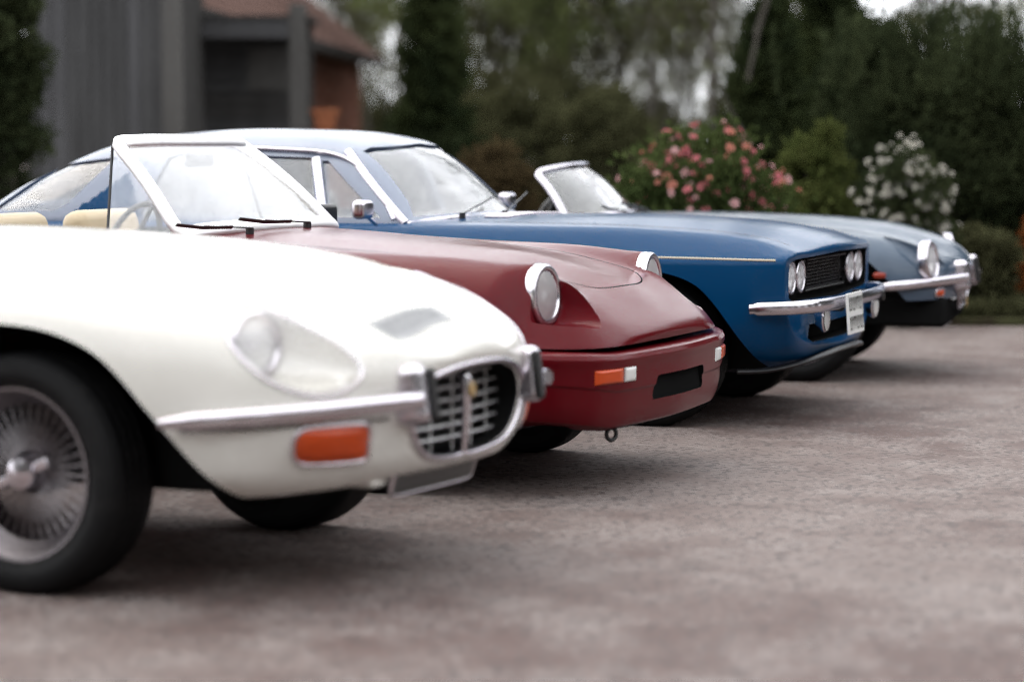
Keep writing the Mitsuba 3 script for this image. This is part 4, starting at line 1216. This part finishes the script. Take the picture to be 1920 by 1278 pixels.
# ------------------------------------------------------------------ blue grand tourer
J_ROWS = [
    [(.70, 0, .36), (.68, .40, .37), (.655, .66, .42), (.640, .775, .52), (.638, .800, .63), (.640, .800, .730), (.645, .785, .752), (.66, .735, .768), (.675, .55, .776), (.69, .25, .784), (.695, 0, .787)],
    [(.71, 0, .35), (.69, .41, .36), (.665, .67, .41), (.645, .792, .51), (.638, .822, .63), (.640, .822, .738), (.643, .805, .763), (.655, .745, .780), (.67, .55, .787), (.685, .25, .795), (.69, 0, .798)],
    [(.68, 0, .31), (.66, .45, .31), (.63, .71, .37), (.60, .815, .50), (.59, .842, .63), (.59, .845, .740), (.59, .828, .766), (.60, .745, .798), (.62, .55, .812), (.64, .25, .825), (.645, 0, .829)],
    [(.50, 0, .27), (.50, .58, .26), (.48, .80, .35), (.45, .862, .50), (.45, .872, .62), (.45, .866, .742), (.45, .846, .768), (.45, .735, .838), (.45, .55, .855), (.45, .25, .878), (.45, 0, .884)],
    [(.2, 0, .25), (.2, .62, .24), (.2, .835, .35), (.2, .872, .50), (.2, .878, .62), (.2, .872, .742), (.2, .850, .768), (.2, .725, .862), (.2, .55, .882), (.2, .25, .906), (.2, 0, .912)],
    [(-.3, 0, .25), (-.3, .62, .24), (-.3, .84, .35), (-.3, .875, .50), (-.3, .880, .62), (-.3, .872, .745), (-.3, .850, .772), (-.3, .725, .882), (-.3, .55, .902), (-.3, .25, .926), (-.3, 0, .932)],
    [(-1.2, 0, .24), (-1.2, .62, .24), (-1.2, .84, .35), (-1.2, .875, .50), (-1.2, .880, .62), (-1.2, .872, .755), (-1.2, .850, .785), (-1.2, .745, .885), (-1.2, .55, .905), (-1.2, .25, .915), (-1.2, 0, .918)],
    [(-2.2, 0, .24), (-2.2, .62, .24), (-2.2, .84, .35), (-2.2, .875, .50), (-2.2, .880, .62), (-2.2, .872, .765), (-2.2, .850, .80), (-2.2, .76, .89), (-2.2, .55, .895), (-2.2, .25, .90), (-2.2, 0, .90)],
    [(-3.0, 0, .27), (-3.0, .58, .27), (-3.0, .82, .37), (-3.0, .86, .50), (-3.0, .865, .62), (-3.0, .858, .765), (-3.0, .835, .80), (-3.0, .75, .885), (-3.0, .55, .89), (-3.0, .25, .895), (-3.0, 0, .895)],
    [(-3.65, 0, .34), (-3.65, .52, .34), (-3.65, .74, .41), (-3.65, .79, .52), (-3.65, .80, .62), (-3.65, .79, .755), (-3.65, .77, .785), (-3.65, .68, .855), (-3.65, .50, .862), (-3.65, .25, .865), (-3.65, 0, .865)],
    [(-3.80, 0, .42), (-3.80, .48, .42), (-3.80, .66, .46), (-3.80, .71, .53), (-3.80, .72, .62), (-3.80, .71, .735), (-3.80, .70, .76), (-3.80, .63, .80), (-3.80, .46, .805), (-3.80, .23, .808), (-3.80, 0, .808)],
]
for r_ in J_ROWS:      # a crisper edge between the flat bonnet and the flank
    a_, b_ = np.array(r_[7]), np.array(r_[8])
    r_.insert(8, tuple(b_ + (a_ - b_) * 0.80 + [0, 0, 0.006]))
J_ARCH = [(.53, .2), (.518, .283), (.456, .385), (.381, .497), (.281, .618), (.18, .675), (.05, .702), (-.10, .695), (-.22, .65), (-.33, .55), (-.39, .42), (-.41, .30), (-.41, .2)]
J_CAB = [
    [(-1.00, 0, .86), (-1.02, .30, .86), (-1.10, .60, .86), (-1.20, .715, .855), (-1.20, .718, .865), (-1.19, .714, .875), (-1.15, .66, .885), (-1.06, .40, .900), (-1.02, .20, .906), (-1.01, 0, .908)],
    [(-1.62, 0, .86), (-1.62, .40, .86), (-1.62, .66, .86), (-1.62, .735, .88), (-1.62, .700, 1.0), (-1.62, .625, 1.15), (-1.60, .545, 1.232), (-1.56, .38, 1.270), (-1.525, .20, 1.288), (-1.52, 0, 1.292)],
    [(-1.85, 0, .86), (-1.85, .40, .86), (-1.85, .66, .86), (-1.85, .742, .88), (-1.85, .712, 1.0), (-1.85, .645, 1.16), (-1.84, .575, 1.252), (-1.83, .40, 1.310), (-1.82, .20, 1.328), (-1.82, 0, 1.333)],
    [(-2.3, 0, .86), (-2.3, .40, .86), (-2.3, .66, .86), (-2.3, .748, .88), (-2.3, .718, 1.0), (-2.3, .655, 1.16), (-2.3, .585, 1.255), (-2.3, .40, 1.318), (-2.3, .20, 1.337), (-2.3, 0, 1.342)],
    [(-2.8, 0, .86), (-2.8, .40, .86), (-2.8, .66, .86), (-2.8, .748, .88), (-2.8, .715, 1.0), (-2.8, .645, 1.14), (-2.8, .57, 1.225), (-2.8, .40, 1.285), (-2.8, .20, 1.302), (-2.8, 0, 1.306)],
    [(-3.3, 0, .86), (-3.3, .40, .86), (-3.3, .64, .86), (-3.3, .72, .875), (-3.3, .69, .96), (-3.3, .61, 1.04), (-3.3, .53, 1.09), (-3.3, .36, 1.12), (-3.3, .18, 1.13), (-3.3, 0, 1.132)],
    [(-3.68, 0, .83), (-3.68, .36, .83), (-3.68, .56, .83), (-3.68, .62, .84), (-3.68, .60, .86), (-3.68, .54, .875), (-3.68, .46, .88), (-3.68, .32, .885), (-3.68, .16, .885), (-3.68, 0, .885)],
]


def blue_coupe():
    part = place_car('blue_coupe', 0.887, 11.838, -20.8)
    body = loft(J_ROWS, 230, 90)
    cuts = []
    ap = [tuple(p) for p in arch_poly(0, J_ARCH)]
    for y0, y1 in ((-1.1, -.52), (.52, 1.1)):
        cuts += [prism(ap, y0, y1), prism([(p - 2.667, q) for p, q in ap], y0, y1)]
    # front recess that holds lamps and grille
    rec = [(-.755, .585), (-.765, .66), (-.755, .742), (-.70, .757), (0, .770), (.70, .757), (.755, .742), (.765, .66), (.755, .585), (.70, .572), (0, .560), (-.70, .572)]
    cuts.append(prism(rec, .572, 1.2, 'yz'))
    cuts.append(prism([(-.52, .395), (-.47, .455), (.47, .455), (.52, .395), (.46, .375), (-.46, .375)], .60, 1.2, 'yz'))
    bon = [(-1.0, -.60), (-.3, -.60), (.3, -.60), (.60, -.60)]
    for s in (1, -1):
        g = groove_line(body, [(p, q, 1.) for p, q in bon], (0, 0, -1), .0035, 90)
        cuts.append(g if s > 0 else mirror_y(g))
        g = groove_line(body, [(-1.05, -1, .80), (-1.08, -1, .55), (-1.05, -1, .32)], (0, 1, 0), .004)
        cuts.append(g if s > 0 else mirror_y(g))
    skin, wells = carve(body, cuts)
    part('body', skin, 'paint_blue', 24)
    linings(part, wells)
    # grille and lamps
    gx = .585
    gk = part('grille', tube([(gx + .03, -.375, .600), (gx + .03, .375, .600), (gx + .04, .375, .742), (gx + .04, -.375, .742)], .006, 6, closed=True), 'black_part', 40)
    for z in np.linspace(.610, .735, 9):
        part('grille__slat', bx(gx, gx + .02, -.37, .37, z - .0022, z + .0022), 'black_part', False)
    for y in np.linspace(-.33, .33, 12):
        part('grille__upright', bx(gx + .002, gx + .018, y - .002, y + .002, .602, .741), 'black_part', False)
    for s in (-1, 1):
        for y in (.655, .485):
            headlamp(part, (.622, s * y, .672), (1, 0, 0), .068, bez=.009)
    # bumper
    for nm, pth in (('bumper', [(.50, -.888, .545), (.60, -.880, .549), (.70, -.835, .553), (.765, -.72, .556), (.795, -.50, .556), (.805, -.25, .556), (.808, 0, .556), (.80, .25, .556), (.775, .50, .556), (.735, .68, .556), (.67, .775, .553), (.58, .822, .549), (.50, .850, .545)]),):
        p = spline(pth, 120)
        t = np.abs(np.linspace(-1, 1, 120))
        part(nm, tube(p, .030 * np.where(t > .98, .75, 1), 16, flat=(1.0, .55)), 'chrome', 60)
    for s in (1, -1):
        part('bumper__bracket', move(rbox(.16, .04, .05, .01), (.73, s * .42, .54)), 'black_part', 40)
        fk = part('driving_light', move(revolve([(0, -.03), (.04, -.025), (.058, 0), (.062, .012), (.056, .018), (0, .02)], 28, 'x'), (.73, s * .50, .485)), 'chrome', 40)
        part(fk.split('__', 1)[1] + '__lens', disk_mesh((.752, s * .50, .485), (1, 0, 0), .054, .010, 28), 'clear_lens', True)
    # plate
    pk = part('number_plate', move(rbox(.010, .30, .185, .004), (.845, -.36, .505), ry=-4), 'plate_white', 40)
    sub = pk.split('__', 1)[1]
    r2 = np.random.default_rng(11)
    ch = []
    for zz in (.548, .462):
        for y0 in np.linspace(-.115, .085, 4):
            x1 = .8515 - (zz - .505) * .07
            ch.append(move(rbox(.002, .010, .062, .0008), (x1, -.36 + y0, zz)))
            ch.append(move(rbox(.002, .010, .062, .0008), (x1, -.36 + y0 + .034, zz)))
            ch.append(move(rbox(.002, .034, .010, .0008), (x1, -.36 + y0 + .017, zz + (.026 if r2.random() > .5 else -.026))))
    part(sub + '__characters', cat_(*ch), 'plate_black', False)
    # lower valance lip with ducts
    lip = spline([(.42, -.80, .262), (.55, -.72, .268), (.66, -.52, .295), (.71, -.25, .318), (.72, 0, .322), (.71, .25, .318), (.66, .52, .295), (.55, .72, .268), (.42, .80, .262)], 60)
    part('front_valance', tube(lip, .020, 10, flat=(.6, 1.3)), 'black_part', 40)
    # pinstripe and waist trim along the crease
    for s in (1, -1):
        P = drop(body, spline([(.60, -1.2, .757), (.2, -1.2, .762), (-.6, -1.2, .767), (-1.2, -1.2, .776)], 60), (0, 1, 0), .6)
        tr = tube(P - [0, .003, 0], .0055, 6)
        part('waist_trim', tr if s > 0 else mirror_y(tr), 'pinstripe', 50)
        ri = part('repeater', move(rbox(.05, .012, .022, .005), (.42, s * .872, .62)), 'red_lens', 40) if False else None
    for y in (-.70, .70):
        wheel(part, 0, y, .335, .20, 'disc', .195)
        wheel(part, -2.667, y, .335, .20, 'disc', .195)
    # bonnet vents
    for y in np.linspace(-.36, .36, 16):
        part('cowl_vent', bx(-.93, -.80, y - .012, y + .012, .917, .938) if False else move(rbox(.13, .020, .012, .004), (-.885, y, drop(body, [[-.885, y, 1.3]], (0, 0, -1.))[0, 2] + .004)), 'chrome', 40)
    # cabin
    cab = loft(J_CAB, 150, 60)
    inner = cab.copy()
    inner.vertices = (inner.vertices - [-2.3, 0, .86]) * [.965, .945, .925] + [-2.3, 0, .845]
    wins = [prism([(-.655, .922), (-.60, .99), (-.49, 1.232), (-.42, 1.248), (0, 1.268), (.42, 1.248), (.49, 1.232), (.60, .99), (.655, .922), (.4, .935), (0, .938), (-.4, .935)], -1.66, -.8, 'yz')]
    for y0, y1 in ((-1.0, -.3), (.3, 1.0)):
        wins += [prism([(-1.335, .918), (-1.655, 1.185), (-1.685, 1.185), (-1.60, .918)], y0, y1),
                 prism([(-1.655, .918), (-1.74, 1.200), (-2.42, 1.222), (-2.50, 1.20), (-2.60, .925)], y0, y1)]
    wins.append(prism([(-2.80, -.46), (-2.74, -.2), (-2.73, 0), (-2.74, .2), (-2.80, .46), (-3.54, .44), (-3.58, 0), (-3.54, -.44)], .92, 1.5, 'xy'))
    for y0, y1 in ((-1.0, -.3), (.3, 1.0)):
        wins.append(prism([(-2.80, 1.20), (-3.02, .965), (-3.10, .935), (-3.50, .935), (-3.20, 1.16)], y0, y1))
    shell = to_man(cab) - to_man(inner)
    for w_ in wins:
        shell = shell - to_man(w_)
    sm = to_tm(shell)
    cc = sm.triangles_center
    tr_ = Polygon([(-2.58, .90), (-3.02, .90), (-2.70, 1.13)])
    rear = np.array([tr_.contains(Point(q[0], q[2])) for q in cc])
    part('cabin', sm.submesh([np.nonzero(~rear)[0]], append=True, repair=False), 'paint_sky_sheen', 30, 'roof and pillars, painted pale for their sky sheen')
    for side in (cc[:, 1] < 0, cc[:, 1] > 0):
        part('pillar_panel', sm.submesh([np.nonzero(rear & side)[0]], append=True, repair=False), 'paint_blue', 30, 'small blue panel low on the rear pillar')
    glassy = cab.copy()
    glassy.vertices = (glassy.vertices - [-2.3, 0, .86]) * [.99, .985, .98] + [-2.3, 0, .858]
    fn, fc = glassy.face_normals, glassy.triangles_center
    pick = lambda m: glassy.submesh([np.nonzero(m)[0]], append=True, repair=False)
    inw = lambda poly, pts: np.array([Polygon(poly).buffer(.02).contains(Point(*q)) for q in pts])
    ws = (fn[:, 0] > .4) & (fc[:, 2] > .90) & (fc[:, 0] > -1.66)
    part('windscreen', pick(ws), 'glass', True)
    for s in (-1, 1):
        sd = (fn[:, 1] * s > .5) & (fc[:, 2] > .90) & (fc[:, 2] < 1.24) & (fc[:, 0] < -1.25)
        part('side_window', pick(sd), 'glass', True)
        # bright frames
        fr = np.array([(-1.27, .712 * s, .912), (-1.62, .59 * s, 1.212), (-1.75, .605 * s, 1.232), (-2.45, .60 * s, 1.245)])
        part('window_frame', tube(spline(fr, 40), .011, 8), 'chrome', 50)
        part('window_frame', tube([(-1.62, .742 * s, .912), (-1.705, .640 * s, 1.20)], .022, 8, flat=(.5, 1.0), ref=(0, 1, 0)), 'chrome', 50)
    part('rear_window', pick((fc[:, 0] < -2.74) & (fn[:, 2] > .08) & (fc[:, 2] > .91)), 'glass', True)
    wsb = spline([(-1.04, 0, .918), (-1.08, -.35, .914), (-1.16, -.60, .900), (-1.215, -.695, .890)], 20)
    whole = np.vstack([wsb[::-1], wsb[1:] * [1, -1, 1]])
    part('windscreen_trim', tube(whole, .017, 8), 'chrome', 50)
    for s in (-1, 1):
        part('windscreen_trim', tube(spline([(-1.215, .700 * s, .892), (-1.40, .635 * s, 1.06), (-1.575, .548 * s, 1.228)], 20), .024, 8), 'chrome', 50)
    n2 = np.array([.7, 0, .7])
    for y in (-.42, .05):
        wiper(part, 'windscreen', (-1.0 - abs(y) * .1, y, .925), (-1.06, y + .32, .975), n2, .34)
    seats(part, -2.05, .50, (-.36, .36), 'black_leather')
    steering(part, -1.55, -.36, .92)
    part('dashboard', move(rbox(.16, 1.2, .16, .05), (-1.30, 0, .86)), 'black_part', 40)
    for s in (-1, 1):
        part('door_mirror', cat_(move(rbox(.07, .13, .09, .025), (-1.33, s * .93, .965)), tube([[-1.32, s * .80, .89], [-1.33, s * .90, .94]], .010, 8)), 'chrome', 40)
    return part


blue_coupe()
tag('blue_coupe', 'dark blue coupe with paired round headlights and thin chrome bumper, third in the row', 'car', 'classic cars parked in a row')
# ------------------------------------------------------------------ far light blue car: the same body form, shorter and lower, open headlights
def fx_t(p):
    p = np.asarray(p, float).copy()
    if p[0] > 0:
        p[0] *= .79
    if p[2] > .5:
        p[2] = .5 + (p[2] - .5) * .76
    if p[1] < 0:
        pass
    return p * [1, .97, 1]


T_ROWS = [[tuple(fx_t(p)) for p in r] for r in E_ROWS]
etype('light_blue_roadster', 1.71, 13.93, -15.0, T_ROWS, 'paint_light_blue', False, fx_t, (.875, -.600, .690), .094, SCOOP_W, False, True)
tag('light_blue_roadster', 'pale blue open roadster with chrome windscreen frame, farthest of the row beyond the blue coupe', 'car', 'classic cars parked in a row')
